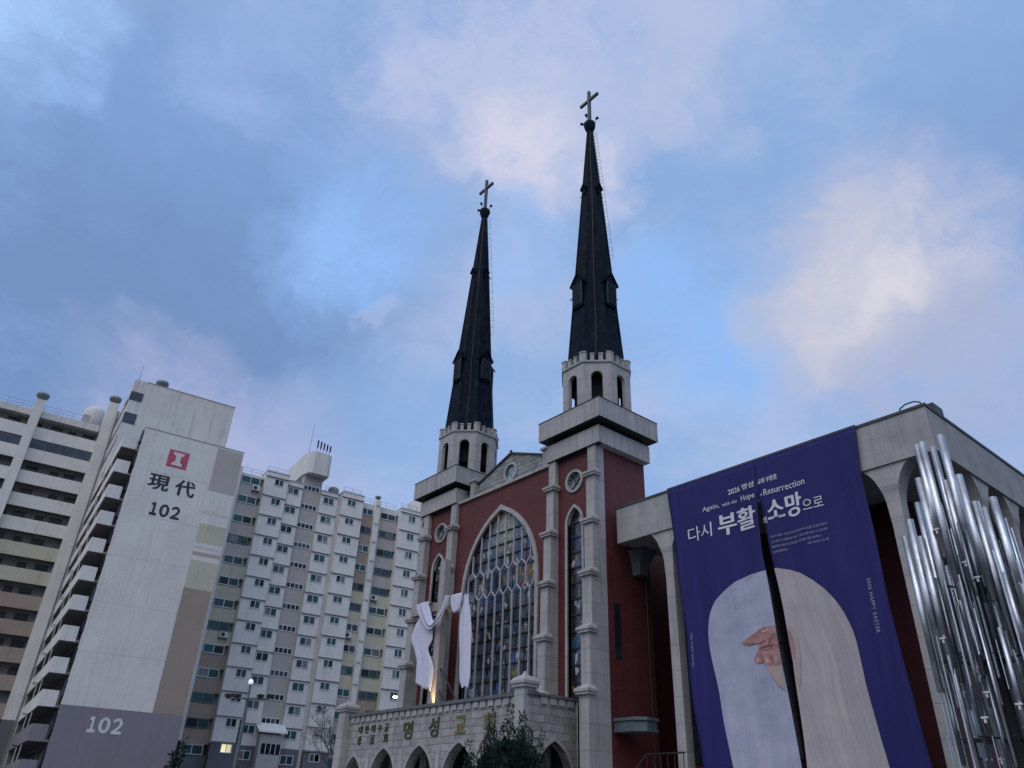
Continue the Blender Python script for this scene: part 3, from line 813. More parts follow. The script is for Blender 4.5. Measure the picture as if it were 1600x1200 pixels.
# ================================================================== ENTRANCE PORCH
PX0, PX1, PY = -46.75, -29.24, 25.86
porch = thing('entrance_porch', 'grey stone arcaded porch with bronze lettering before the church', 'porch', ((PX0 + PX1) / 2, PY, 0))
AR = [(-45.2, 1.08, 4.72), (-41.87, 1.38, 5.06), (-38.24, 1.38, 5.06), (-34.64, 1.38, 5.06), (-31.35, 1.25, 5.0)]
pops = [pointed(cx, hw, 0, 3.15, za, 9) for cx, hw, za in AR]
MB().panel(PX0, PX1, 0, 6.93, pops, lambda x, z, dd: (x, PY + dd, z), .55).build('front_wall', rough_stone, porch)
sop = pointed(27.5, 1.22, 0, 3.25, 5.02, 9)
MB().panel(PY + .56, 29.05, 0, 6.925, [sop], lambda y, z, dd: (PX1 - dd, y, z), .5).build('side_wall', rough_stone, porch)
am = MB()
for cx, hw, za in AR:
    frame_of(am, pointed(cx, hw - .001, 0, 3.15, za - .004, 9), .13, PY - .05, PY + .3)
am.build('arch_moulding', granite_plain, porch)
sm = MB(); n0 = len(sm.v); frame_of(sm, (lambda x: 0, sop[1], sop[2]), .13, -.05, .3)
sm.v = [(PX1 - y, x, z) for (x, y, z) in sm.v]; sm.build('arch_moulding', granite_plain, porch)
st = MB()
for x in (-43.58, -40.05, -36.45, -32.98): st.box(x - .18, x + .18, PY - .045, PY + .02, 0, 4.9)
st.build('pilaster_strip', granite_plain, porch)
cpg = MB().box(PX0 + .5, PX1 + .13, PY - .15, PY + .6, 6.935, 7.07).box(PX1 - .56, PX1 + .12, PY + .601, 29.04, 6.936, 7.065)
cpg.box(PX0 + .5, PX1 + .08, PY - .09, PY + .5, 7.071, 7.12)
cpg.build('coping', flash_metal if False else M('dark_stone_coping', (.12, .125, .135), .85, var=.25, vs=2), porch)
dn = MB(); x = PX0 + .75
while x < PX1 - .5:
    h_ = random.uniform(-.02, .02)
    dn.box(x, x + .42, PY - .075, PY - .001, 6.60 + h_, 6.93); x += .62
y = PY + .7
while y < 28.7: dn.box(PX1 + .001, PX1 + .075, y, y + .40, 6.60, 6.92); y += .60
dn.build('dentil_course', granite_plain, porch)
for (cx, cy, hwp) in ((-46.55, PY - .05, .40), (-29.62, PY + .02, .37)):
    pr = MB().box(cx - hwp, cx + hwp, cy - hwp, cy + hwp, 0, 7.26)
    pr.box(cx - hwp - .10, cx + hwp + .10, cy - hwp - .10, cy + hwp + .10, 7.261, 7.42)
    pr.box(cx - hwp - .16, cx + hwp + .16, cy - hwp - .16, cy + hwp + .16, 7.421, 7.56)
    e = hwp + .15; q = lambda h, z: [(cx - h, cy - h, z), (cx + h, cy - h, z), (cx + h, cy + h, z), (cx - h, cy + h, z)]
    pr.loft([q(e, 7.561), q(e * .8, 7.70), q(.12, 7.85), q(.05, 8.02)])
    pr.build('corner_pier', granite_plain, porch)
MB().box(PX0 + .1, PX1 - .51, PY + .56, 29.04, 6.1, 6.3).build('roof_slab', granite_plain, porch)
MB().box(PX0 + .1, PX1 - .52, 28.6, 28.7, 0.1, 6.05).build('rear_shade_sheet', interior, porch)  # near-black sheet added for the shade inside the porch
pl = lambda x, z, dd: (x, PY - .05 + dd, z)
for ch, x0, x1, z0, z1, m in (('명', -39.92, -39.05, 5.44, 6.33, bronze), ('성', -37.42, -36.55, 5.44, 6.38, bronze), ('교', -35.08, -34.18, 5.50, 6.33, gold), ('회', -32.68, -31.8, 5.46, 6.34, gold)):
    text_mb(ch, 1, pl, .03, (x0, x1, z0, z1), .055).build('letter', m, porch)
for k, ch in enumerate('대한예수교'):
    x = -44.75 + k * .74
    text_mb(ch, 1, pl, .025, (x - .21, x + .21, 5.96, 6.36), .055).build('letter', bronze, porch)
for k, ch in enumerate('장로회'):
    x = -44.75 + k * 1.48
    text_mb(ch, 1, pl, .025, (x - .22, x + .22, 5.34, 5.80), .055).build('letter', bronze, porch)
MB().path([(PX1 + .06, 28.98, .3), (PX1 + .06, 28.98, 6.9)], .045).build('downpipe', steel, porch)

# ================================================================== DRAPED CROSS
CY = 26.9
dcx = thing('wooden_cross', 'tall pale timber cross standing on the porch roof, draped in white', 'cross', (-38.85, CY, 6.31))
MB().box(-39.15, -38.60, CY - .02, CY + .42, 6.31, 15.75).build('upright', timber, dcx)
MB().box(-42.0, -39.152, CY - .06, CY + .40, 12.66, 13.13).box(-38.598, -36.0, CY - .06, CY + .40, 12.66, 13.13).build('crossbar', timber, dcx)
for (z0, x1, z1) in ((9.25, -36.2, 6.6), (8.05, -37.4, 6.6)):
    MB().tube((-38.59, CY + .2, z0), (x1, CY + .3, z1), .045, .045, 8).build('brace', dark_metal, dcx)
def strip(Lp, Rp, ya, n=26, rows=36, amp=.06, ph=0, bulge=.03):
    def at(P, t):
        k = t * (len(P) - 1); i = min(int(k), len(P) - 2); f = k - i
        p0 = P[max(i - 1, 0)]; p1 = P[i]; p2 = P[i + 1]; p3 = P[min(i + 2, len(P) - 1)]
        return [.5 * (2 * p1[c] + (p2[c] - p0[c]) * f + (2 * p0[c] - 5 * p1[c] + 4 * p2[c] - p3[c]) * f * f + (3 * p1[c] - p0[c] - 3 * p2[c] + p3[c]) * f ** 3) for c in (0, 1)]
    P = []
    for r in range(rows + 1):
        t = r / rows; a, b = at(Lp, t), at(Rp, t); row = []
        for k in range(n + 1):
            s = k / n
            yy = ya - bulge * math.sin(math.pi * s) + amp * (1 - 2 * abs(math.sin(s * 4.2 + ph + 1.6 * t + .5 * math.sin(3 * t + ph)))) * (.35 + .5 * t) + .25 * amp * math.sin(s * 17 + 4 * t + ph)
            hem = (.05 * math.sin(s * 9 + ph) + .03 * math.sin(s * 23 + ph)) * max(0, t - .85) / .15
            row.append((a[0] + (b[0] - a[0]) * s, yy, a[1] + (b[1] - a[1]) * s + hem))
        P.append(row)
    return P
HL = [(-40.78, 12.95), (-40.70, 12.56), (-41.26, 11.96), (-41.51, 11.25), (-41.08, 10.59), (-40.66, 9.89), (-40.6, 9.37), (-40.54, 8.52)]
HR = [(-39.80, 12.95), (-39.75, 12.43), (-39.28, 11.68), (-39.19, 10.94), (-39.53, 10.4), (-39.07, 9.71), (-38.79, 9.10), (-38.98, 7.98)]
SO = [(-40.86, 13.2), (-40.83, 12.95), (-40.41, 12.38), (-39.69, 11.66), (-39.13, 11.44), (-38.7, 11.60), (-37.94, 12.01), (-37.39, 13.0), (-37.36, 13.2)]
SI = [(-39.5, 13.2), (-39.47, 12.95), (-39.22, 12.47), (-39.0, 12.05), (-38.78, 11.90), (-38.42, 12.14), (-38.02, 12.61), (-37.86, 13.06), (-37.84, 13.2)]
cl = MB()
cl.grid(strip(HL, HR, CY - .14, amp=.035))
cl.grid(strip(SO, SI, CY - .42, n=22, amp=.06, ph=1.3, bulge=.08))
cl.grid(strip([(-37.45, 13.18), (-37.36, 12.75), (-37.12, 12.28), (-36.80, 12.08)], [(-36.22, 13.18), (-36.24, 12.85), (-36.44, 12.25), (-36.70, 12.09)], CY - .30, n=18, rows=14, amp=.05, ph=.6, bulge=.10))
cl.grid(strip([(-36.50, 13.1), (-36.40, 12.67), (-36.51, 11.6), (-36.45, 10.64), (-36.30, 9.7), (-36.20, 8.43), (-36.02, 7.95)], [(-35.85, 13.1), (-35.72, 12.5), (-35.37, 11.11), (-35.30, 9.88), (-35.24, 9.1), (-35.19, 8.4), (-35.32, 7.88)], CY - .16, amp=.045, ph=2.1))
for x0, x1 in ((-40.85, -39.5), (-37.86, -35.9)):   # folds lying over the top of the bar
    cl.grid([[(x0 + (x1 - x0) * k / 8, CY - .3 + .78 * q / 5, 13.17 + .05 * math.sin(q / 5 * math.pi) + .015 * math.sin(k * 2.2)) for k in range(9)] for q in range(6)])
co = solo(cl, 'white_cloth', cloth_m, (-38.6, CY, 8), 'long white cloth draped over the arms of the wooden cross', 'cloth', smooth=True)
sm_ = co.modifiers.new('thick', 'SOLIDIFY'); sm_.thickness = .004
# warm uplight at its foot
sl = thing('floodlight', 'small floodlight casting warm light up the foot of the cross', 'lamp', (-38.72, 26.5, 6.31))
MB().box(-38.86, -38.58, 26.40, 26.58, 6.42, 6.62).box(-38.885, -38.861, 26.43, 26.55, 6.31, 6.5).box(-38.579, -38.555, 26.43, 26.55, 6.31, 6.5).build('housing', dark_metal, sl)
MB().box(-38.83, -38.61, 26.42, 26.56, 6.621, 6.635).build('lens', warm_face, sl)
la = bpy.data.lights.new('floodlight_lamp', 'SPOT'); la.energy = 420; la.color = (1, .62, .28); la.spot_size = R(34); la.spot_blend = .7; la.shadow_soft_size = .05
lo = bpy.data.objects.new('floodlight_lamp', la); COL.objects.link(lo); lo.parent = sl
lo.location = (0.0, 0, .40); lo.rotation_euler = (R(180 - 16), 0, 0)

# ================================================================== CHURCH HALL (right wing)
hall = thing('church_hall', 'grey stone hall with deep fascia and flared columns beside the church', 'building', (-18.5, 30, 0))
MB().box(-27.0, -10.1, 30.0, 30.6, 14.86, 16.80).box(-10.7, -10.101, 30.601, 52, 14.86, 16.80).build('fascia', fascia_stone, hall)
MB().box(-27.05, -10.05, 29.95, 30.62, 16.801, 16.92).box(-10.72, -10.05, 30.621, 52, 16.801, 16.92).build('roof_flashing', flash_metal, hall)
MB().box(-26.9, -10.71, 30.61, 52, 16.3, 16.6).build('roof', grey_paint, hall)
MB().box(-26.9, -10.71, 30.61, 34.0, 14.9, 15.0).box(-13.4, -10.71, 34.001, 52, 14.9, 15.0).build('soffit', granite_plain, hall)
MB().box(-26.9, -13.4, 34.0, 52, 0, 14.89).build('wall', dark_red, hall)
wn = MB()
for x in (-25.4, -20.6, -15.6): wn.box(x - .55, x + .55, 33.93, 33.999, 4.4, 12.6)
for y in (36, 39.5, 43): wn.box(-13.399, -13.33, y - .6, y + .6, 4.4, 12.6)
h_w = build_each(wn, 'window', glass_dark, hall)[0]
wb = MB()
for x in (-25.4, -20.6, -15.6):
    for k in range(9): wb.box(x - .57, x + .57, 33.90, 33.925, 4.4 + k, 4.46 + k)
build_each(wb, 'window_bar', dark_metal, hall)
def column(cx, cy, along_x):
    def sq(h, z):
        k = min(h, .40)
        hx, hy = (h, k) if along_x else (k, h)
        return [(cx - hx, cy - hy, z), (cx + hx, cy - hy, z), (cx + hx, cy + hy, z), (cx - hx, cy + hy, z)]
    c = MB().loft([sq(.30, 0), sq(.30, .6), sq(.26, .61), sq(.25, 12.5)]).build('column', granite_plain, hall)
    MB().loft([sq(.255, 12.501), sq(.27, 12.9), sq(.28, 13.3), sq(.32, 13.65), sq(.40, 14.0), sq(.54, 14.35), sq(.74, 14.65), sq(.95, 14.855)]).build('capital', granite_plain, c)
for (cx, cy, ax_) in ((-23.8, 30.5, True), (-12.25, 30.5, True), (-10.6, 34.3, False), (-10.6, 37.6, False), (-10.6, 41, False)): column(cx, cy, ax_)
rl = MB()
rl.path([(-11.2, 30.35, 16.92), (-11.2, 30.35, 17.2), (-10.95, 30.35, 17.32), (-10.6, 30.35, 17.32), (-10.35, 30.35, 17.2), (-10.35, 30.35, 16.92)], .03)
rl.build('roof_hoop', dark_metal, hall)
MB().box(-10.5, -10.1, 31.0, 31.9, 16.921, 17.35).build('roof_vent', flash_metal, hall)
# entrance steps with handrail (tucked between tower and column)
stp = thing('entrance_stair', 'concrete stair landing with thin metal handrail beside the tower', 'stairs', (-25.2, 31.5, 0))
s_ = MB().box(-27.3, -23.2, 29.75, 33.8, 0.12, 3.1)
for k in range(9): s_.box(-27.3 + .3 * 0, -26.0, 29.75 - .3 * (k + 1), 29.749 - .3 * k, .12, 3.1 - .33 * (k + 1))
s_.build('landing', granite_plain, stp)
r_ = MB(); r_.path([(-26.2, 28.9, 3.1), (-25.55, 29.8, 4.5), (-24.4, 29.8, 4.5), (-23.3, 29.8, 4.5)], .035)
for x in (-25.5, -25.1, -24.7, -24.3, -23.9, -23.4): r_.tube((x, 29.8, 3.1), (x, 29.8, 4.48), .02, .02, 6)
r_.build('handrail', dark_metal, stp)

# ================================================================== BANNERS
def interp(P, z):
    for (x0, z0), (x1, z1) in zip(P, P[1:]):
        if z <= z0 and z >= z1: return .025 * math.sin(z * 1.25 + x0) * min(1, (17 - z) / 3) + x0 + (x1 - x0) * (z0 - z) / (z0 - z1)
    return P[0][0] if z > P[0][1] else P[-1][0]
BYF = lambda x, z: 29.86 + .030 * math.sin(x * 1.35 + z * .55 + 1.0) * min(1, (17 - z) / 2) + .018 * math.sin(x * 3.7 - z * .9) * min(1, max(0, (17 - z)) / 1.5) + .035 * math.sin(x * 2.3 + z * .16) * min(1, (17 - z) / 3) + .02 * math.sin(x * 5.1 - z * .1) * min(1, (17 - z) / 4) - .05 * min(1, max(0, (16.8 - z) / 10))
bp_ = lambda x, z, dd: (x, BYF(x, z) - .026 - .006 * 0 + dd, z)
def sheet(Lp, Rp, zt_, zb_, dep, nx=26, nz=60):
    return [[(x, BYF(x, z) - dep, z) for x in [interp(Lp, z) + (interp(Rp, z) - interp(Lp, z)) * k / nx for k in range(nx + 1)]] for z in [zt_ + (zb_ - zt_) * q / nz for q in range(nz + 1)]]
ZB = 1.2
BL = ([(-23.28, 16.86), (-23.03, 13.32), (-22.69, 7.53), (-22.37, 3.88), (-22.15, ZB)], [(-18.06, 16.86), (-18.06, 15.2), (-18.16, 14.6), (-18.22, 12.4), (-17.97, 7.7), (-17.69, 3.78), (-17.58, ZB)])
BR = ([(-18.09, 16.86), (-18.07, 15.2), (-17.93, 14.6), (-17.80, 12.4), (-17.42, 7.64), (-17.47, 3.78), (-17.52, ZB)], [(-12.97, 16.86), (-13.12, 14.75), (-13.14, 11.15), (-13.07, 7.17), (-12.78, 3.69), (-12.55, ZB)])
ban_l = thing('banner', 'navy hanging banner half printed with an outstretched hand under an arch', 'banner', (-20.5, 29.86, ZB), group='halves of the split navy banner on the hall')
ban_r = thing('banner', 'navy hanging banner half printed with a draped cream robe', 'banner', (-15.4, 29.86, ZB), group='halves of the split navy banner on the hall')
for b_, E_ in ((ban_l, BL), (ban_r, BR)):
    f_ = MB().grid(sheet(E_[0], E_[1], 16.86, ZB, 0)).build('fabric', banner_navy, b_, smooth=True)
    f_.modifiers.new('thick', 'SOLIDIFY').thickness = .008
    x0, x1 = E_[0][0][0], E_[1][0][0]
    MB().tube((x0, 29.84, 16.9), (x1, 29.84, 16.9), .03, .03, 8).build('top_rod', dark_metal, b_)
AL = [(-18.15, 11.62), (-18.9, 11.60), (-19.8, 11.38), (-20.4, 11.10), (-20.95, 10.70), (-21.35, 10.15), (-21.55, 9.5), (-21.60, 8.9), (-21.52, 8.17), (-21.23, 6.89), (-20.9, 3.85), (-20.65, ZB + .3)]
ARr = [(-17.75, 11.63), (-17.2, 11.50), (-16.56, 11.19), (-16.0, 10.75), (-15.55, 10.28), (-15.15, 9.75), (-14.92, 9.3), (-14.72, 8.6), (-14.66, 8.12), (-14.57, 6.57), (-14.43, 5.28), (-14.31, 3.72), (-14.2, ZB + .3)]
MB().grid(sheet(AL, [(x - .0, z) for x, z in BL[1]], 11.6, ZB + .3, .012, 20, 46)).build('printed_arch', pic_left, ban_l, smooth=True)
MB().grid(sheet(BR[0], ARr, 11.6, ZB + .3, .012, 20, 46)).build('printed_arch', pic_right, ban_r, smooth=True)
# printed hand: palm, five fingers, wrist (flat print, cut by the slit)
def printed(pts, dep):
    mb = MB(); n = len(pts)
    mb.poly([(x, BYF(x, z) - dep, z) for x, z in pts]); return mb
def blobby(chain, seg=10):
    """outline of a tapering rounded stroke: [(x,z,r),...]"""
    lft, rgt = [], []
    for k, (x, z, r) in enumerate(chain):
        a = chain[max(k - 1, 0)]; b = chain[min(k + 1, len(chain) - 1)]
        tx, tz = b[0] - a[0], b[1] - a[1]; L = math.hypot(tx, tz); nx, nz = -tz / L, tx / L
        lft.append((x + nx * r, z + nz * r)); rgt.append((x - nx * r, z - nz * r))
    x, z, r = chain[-1]; a = chain[-2]; t0 = math.atan2(z - a[1], x - a[0])
    cap = [(x + r * math.cos(t0 + math.pi / 2 - math.pi * q / seg), z + r * math.sin(t0 + math.pi / 2 - math.pi * q / seg)) for q in range(1, seg)]
    return lft + cap + rgt[::-1]
hand = MB(); shade = MB()
def addp(mb, pts, dep):
    mb.poly([(x, BYF(x, z) - dep, z) for x, z in pts])
OUT = [(-18.06, 9.2), (-18.48, 9.23), (-18.74, 9.18), (-19.02, 9.09), (-19.26, 8.97), (-19.5, 8.86), (-19.71, 8.77), (-19.76, 8.69), (-19.67, 8.6), (-19.45, 8.57), (-19.23, 8.58), (-19.02, 8.6), (-18.97, 8.46), (-19.02, 8.28), (-19.16, 8.13), (-19.26, 7.99), (-19.23, 7.84), (-19.08, 7.77), (-18.93, 7.78), (-18.82, 7.81), (-18.76, 7.68), (-18.6, 7.62), (-18.45, 7.67), (-18.32, 7.61), (-18.14, 7.6), (-18.0, 7.66)]
addp(hand, OUT, .044)
hand.build('printed_hand', skin_print, ban_l)
wr = MB(); addp(wr, [(-18.76, 7.66), (-18.63, 7.42), (-18.46, 7.13), (-18.3, 6.84), (-18.13, 6.66), (-17.96, 6.58), (-17.99, 7.42), (-18.02, 7.70)], .034); wr.build('printed_wrist', sleeve_print, ban_l)
light_ = MB()
for c in ([(-19.62, 8.71, .05), (-19.28, 8.81, .07), (-18.9, 8.93, .05)], [(-19.10, 8.02, .08), (-19.07, 7.90, .07)], [(-18.63, 7.98, .08), (-18.61, 7.80, .08)], [(-18.22, 7.95, .08), (-18.20, 7.76, .07)], [(-18.7, 9.02, .05), (-18.4, 9.08, .06)]):
    addp(light_, blobby(c, 6), .052)
build_each(light_, 'printed_highlight', skin_light, ban_l)
for c in ([(-18.85, 7.8, .02), (-18.81, 7.97, .025), (-18.83, 8.14, .02)], [(-18.42, 7.67, .02), (-18.40, 7.86, .025), (-18.42, 8.05, .02)], [(-19.02, 8.58, .02), (-18.83, 8.57, .03), (-18.62, 8.66, .02)], [(-18.91, 8.36, .05), (-18.6, 8.36, .09), (-18.26, 8.38, .09), (-18.07, 8.34, .05)], [(-18.12, 8.86, .05), (-18.34, 8.70, .07), (-18.42, 8.52, .03)]):
    addp(shade, blobby(c, 5), .056)
build_each(shade, 'printed_shading', skin_shade, ban_l)
cf_ = MB(); addp(cf_, [(-17.49, 9.14), (-17.25, 8.96), (-17.08, 8.51), (-17.09, 7.88), (-17.16, 7.28), (-17.24, 6.82), (-17.36, 6.56), (-17.38, 7.03), (-17.34, 7.64), (-17.25, 8.32), (-17.32, 8.75)], .034); cf_.build('printed_cuff', sleeve_print, ban_r)
hb = MB(); addp(hb, [(-17.50, 8.98), (-17.40, 8.85), (-17.32, 8.57), (-17.30, 8.12), (-17.36, 7.75), (-17.44, 7.9)], .044)
hb.build('printed_hand', skin_print, ban_r)
def btext(body, box, par, m, bold=0, sp=1.0, shear=0):
    text_mb(body, 1, bp_, bold, box, .006, sp, shear).build('lettering', m, par)
btext('2026', (-19.66, -18.98, 15.57, 15.84), ban_l, print_white, .015)
btext('명성', (-18.84, -18.20, 15.57, 15.86), ban_l, print_white, .012)
btext('교회 부활절', (-17.98, -16.98, 15.60, 15.86), ban_r, print_white, .007)
btext('Again,', (-21.18, -20.22, 15.02, 15.33), ban_l, print_white, .0)
btext('with the', (-20.06, -19.24, 15.09, 15.27), ban_l, print_white, -.005)
btext('Hope', (-18.98, -18.22, 14.97, 15.33), ban_l, print_white, .0)
btext('of', (-17.94, -17.82, 15.02, 15.16), ban_r, print_white)
btext('Resurrection', (-17.74, -15.68, 14.98, 15.30), ban_r, print_white, .0)
btext('다시', (-22.16, -20.72, 13.76, 14.48), ban_l, print_white, .0)
btext('부활', (-20.36, -18.34, 13.66, 14.72), ban_l, print_white, .02)
btext('의', (-17.93, -17.74, 13.66, 14.0), ban_r, print_white, .01)
btext('소망', (-17.64, -15.98, 13.67, 14.72), ban_r, print_white, .02)
btext('으로', (-15.93, -14.98, 13.80, 14.26), ban_r, print_white, .0)
for k, tx in enumerate(('우리 주 예수 그리스도의 아버지 하나님을 찬송하리로다', '그의 많으신 긍휼대로 예수 그리스도를 죽은 자 가운데서', '부활하게 하심으로 말미암아 우리를 거듭나게 하사', '산 소망이 있게 하시며')):
    z = 12.93 - .23 * k; x1 = (-14.97, -15.0, -15.35, -17.0)[k]
    btext(tx, (-17.70, x1, z, z + .12), ban_r, print_dim)
btext('베드로전서 1장 3절', (-15.95, -15.0, 12.27, 12.37), ban_r, print_dim)
vt = lambda z0: (lambda x, z, dd: None)
def vtext(body, xc, zt_, zb_, wd, par):
    # small text running down the banner edge
    pl_ = lambda x, z, dd: bp_(xc + z, zt_ - x, dd)
    text_mb(body, 1, pl_, .0, (0, zt_ - zb_, -wd / 2, wd / 2), .006, 1.15).build('lettering', print_dim, par)
vtext('2026 HAPPY EASTER', -13.72, 10.42, 8.30, .15, ban_r)
vtext('2026 HAPPY EASTER', -22.46, 9.5, 8.0, .10, ban_l)

# ================================================================== PIPE SCULPTURE
SX, SY = -9.15, 27.35
sc = thing('pipe_sculpture', 'tall cluster of polished metal pipes standing before the hall corner', 'sculpture', (SX, SY, .12))
ms = MB().tube((SX, SY, .12), (SX, SY, 12.5), .22, .12, 12)
for z in (4.2, 6.4, 8.6, 10.6):
    for k in range(10):
        a = 2 * math.pi * k / 10; rr = min(1.55, .25 + (14.2 - z) * .2)
        ms.tube((SX, SY, z), (SX + rr * math.cos(a), SY + rr * math.sin(a), z), .03, .03, 6)
ms.lathe((SX, SY, 0), [(.9, .12), (.9, .3), (.3, .42)], 20)
ms.build('mast', dark_metal, sc)
TOPS = [(-9.52, 26.5, 13.66, 0.104), (-9.34, 26.5, 13.72, 0.112), (-9.13, 26.8, 13.55, 0.104), (-8.78, 26.75, 13.88, 0.128), (-8.45, 26.5, 12.2, 0.112), (-9.72, 26.45, 12.44, 0.120), (-10.0, 26.6, 11.65, 0.112), (-10.40, 26.6, 11.14, 0.128), (-10.66, 26.55, 10.58, 0.104), (-10.1, 26.4, 10.42, 0.096), (-8.95, 26.6, 12.18, 0.080), (-8.25, 26.6, 11.22, 0.104), (-7.98, 26.5, 10.92, 0.088), (-7.72, 26.7, 11.25, 0.120)]
rnd = random.Random(21)
pipes = [(x, y, z, r, z - rnd.uniform(3.6, 6.4)) for x, y, z, r in TOPS]
for k in range(86):
    a = rnd.uniform(0, 2 * math.pi); rr = 1.8 * math.sqrt(rnd.uniform(.05, 1))
    x, y = SX + .15 + rr * math.cos(a), SY + rr * math.sin(a) * .75
    zt_ = 13.0 - rr * 1.4 - rnd.uniform(.2, 5.0)
    zb_ = zt_ - rnd.uniform(2.2, 5.2)
    pipes.append((x, y, zt_, rnd.uniform(.04, .08), max(zb_, 1.2 + rnd.uniform(0, 2.5))))
for pi_, (x, y, zt_, r, zb_) in enumerate(pipes):
    mb = MB(); n = 14
    ring = lambda rr, z: [(x + rr * math.cos(2 * math.pi * k / n), y + rr * math.sin(2 * math.pi * k / n), z) for k in range(n)]
    mb.loft([ring(r - .012, zt_ - .3), ring(r - .012, zt_), ring(r, zt_), ring(r, zb_), ring(r - .012, zb_), ring(r - .012, zb_ + .3)], False)
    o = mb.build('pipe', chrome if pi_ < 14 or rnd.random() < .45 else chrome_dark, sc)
    me = o.data; me.polygons.foreach_set('use_smooth', [abs(p.normal.z) < .5 for p in me.polygons])
for k in range(84):
    a = rnd.uniform(0, 2 * math.pi); rr = 1.95 * math.sqrt(rnd.uniform(.1, 1)); r = rnd.uniform(.018, .038)
    x, y = SX + .1 + rr * math.cos(a), SY + rr * math.sin(a) * .78
    z1 = 12.8 - rr * 1.3 - rnd.uniform(0, 6.0)
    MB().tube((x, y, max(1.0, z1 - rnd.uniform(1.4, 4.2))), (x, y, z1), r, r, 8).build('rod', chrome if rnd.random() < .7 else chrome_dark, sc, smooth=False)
for k in range(30):
    x, y, zt_, r, zb_ = pipes[rnd.randrange(len(pipes))]
    z = zb_ + rnd.uniform(.1, .9); y -= r + .05
    MB().box(x - .09, x + .09, y - .05, y + .05, z, z + .05).box(x - .03, x + .03, y - .03, y + .03, z - .12, z - .001).build('clamp', white_frame, sc)

# ================================================================== APARTMENT BLOCKS (frame rotated, local: u right, D away)
AA = R(83.6625)
UV = Vector((math.cos(AA), math.sin(AA), 0)); DV = Vector((-math.sin(AA), math.cos(AA), 0))
def ablock(name, label, cat, u, D, group=None):
    return thing(name, label, cat, UV * u + DV * D, AA, group, org=(u, D, 0))
def aloc(u, D, z): return UV * u + DV * D + Vector((0, 0, z))

# ---- gable block 102
G0, G1, GD = 7.16, 17.36, 80.0
gbk = ablock('apartment_block', 'white apartment tower with painted gable, red emblem and number 102', 'apartment building', (G0 + G1) / 2, GD)
MB().box(G0, G1, GD, 100, 9.05, 35.62).build('gable_wall', white_paint, gbk)
MB().box(G0 - .01, G1 + .01, GD - .012, 100, 0, 9.049).build('base_wall', lilac_paint, gbk)
up = MB().box(6.85, 17.22, 90, 100.3, 35.6, 45.45); up.build('upper_wall', white_paint2, gbk)
MB().box(6.8, 17.28, 89.95, 100.4, 45.451, 45.53).box(G0 - .04, G1 + .04, GD - .04, 90, 35.621, 35.70).build('roof_edge', grey_paint, gbk)
fy2 = lambda x, z, dd: (x, GD - .012 + dd, z)
def band(z0, z1, m, u0=14.62, u1=G1 - .03, name='painted_band', dep=.010):
    MB().box(u0, u1, GD - dep, GD + .05, z0, z1).build(name, m, gbk)
band(30.6, 35.45, pink_paint); band(28.06, 28.40, M('cream_paint', (.60, .585, .53), .85, var=.05)); band(25.05, 27.0, yellow_paint)
band(24.45, 24.68, M('pale_lilac_paint', (.58, .57, .58), .85, var=.05)); band(23.72, 24.10, M('faded_tan_paint', (.43, .38, .335), .85, var=.08)); band(20.43, 23.24, yellow_paint); band(9.055, 20.42, tan_paint)
em = MB().box(9.98, 11.98, GD - .014, GD + .05, 32.1, 34.0).build('painted_emblem', red_paint, gbk)
MB().prism([(u_, GD - .022, z_) for u_, z_ in ((10.42, 33.78), (11.55, 33.78), (11.45, 33.52), (11.24, 33.40), (11.24, 32.78), (11.45, 32.62), (11.52, 32.36), (10.42, 32.36), (10.50, 32.62), (10.74, 32.78), (10.74, 33.40), (10.50, 33.52))], (0, .02, 0)).build('emblem_mark', white_paint, em)
gt = lambda x, z, dd: (x, GD - .018 + dd, z)
for ch, bx, m, bo in (('現', (8.85, 10.78, 29.42, 31.0), black_paint, .03), ('代', (11.45, 13.35, 29.35, 31.0), black_paint, .03), ('１', (9.72, 10.32, 26.86, 28.06), black_paint, .09), ('０', (10.62, 11.42, 26.86, 28.06), black_paint, .085), ('２', (11.70, 12.50, 26.86, 28.06), black_paint, .075), ('１', (9.72, 10.28, 7.12, 8.28), sign_white, .09), ('０', (10.58, 11.38, 7.12, 8.28), sign_white, .085), ('２', (11.64, 12.42, 7.12, 8.28), sign_white, .075)):
    text_mb(ch, 1, (gt if m is black_paint else (lambda x, z, dd: (x, GD - .030 + dd, z))), bo, bx, .012).build('painted_lettering', m, gbk)
jl = MB()
for z in (13.5, 17.9, 22.3, 26.55, 31.2): jl.box(G0 + .02, 14.6, GD - .006, GD + .02, z, z + .035)
jl.build('wall_joint', M('joint_grey', (.50, .51, .52), .85, var=.25, vs=.8), gbk)
MB().box(G0 - .03, G0 - .012, GD + .95, 99.9, 0, 35.5).build('flank_shade_sheet', M('flank_shade_grey', (.17, .17, .175), .85, var=.2), gbk)  # dark grey sheet added for the shade inside the balconies
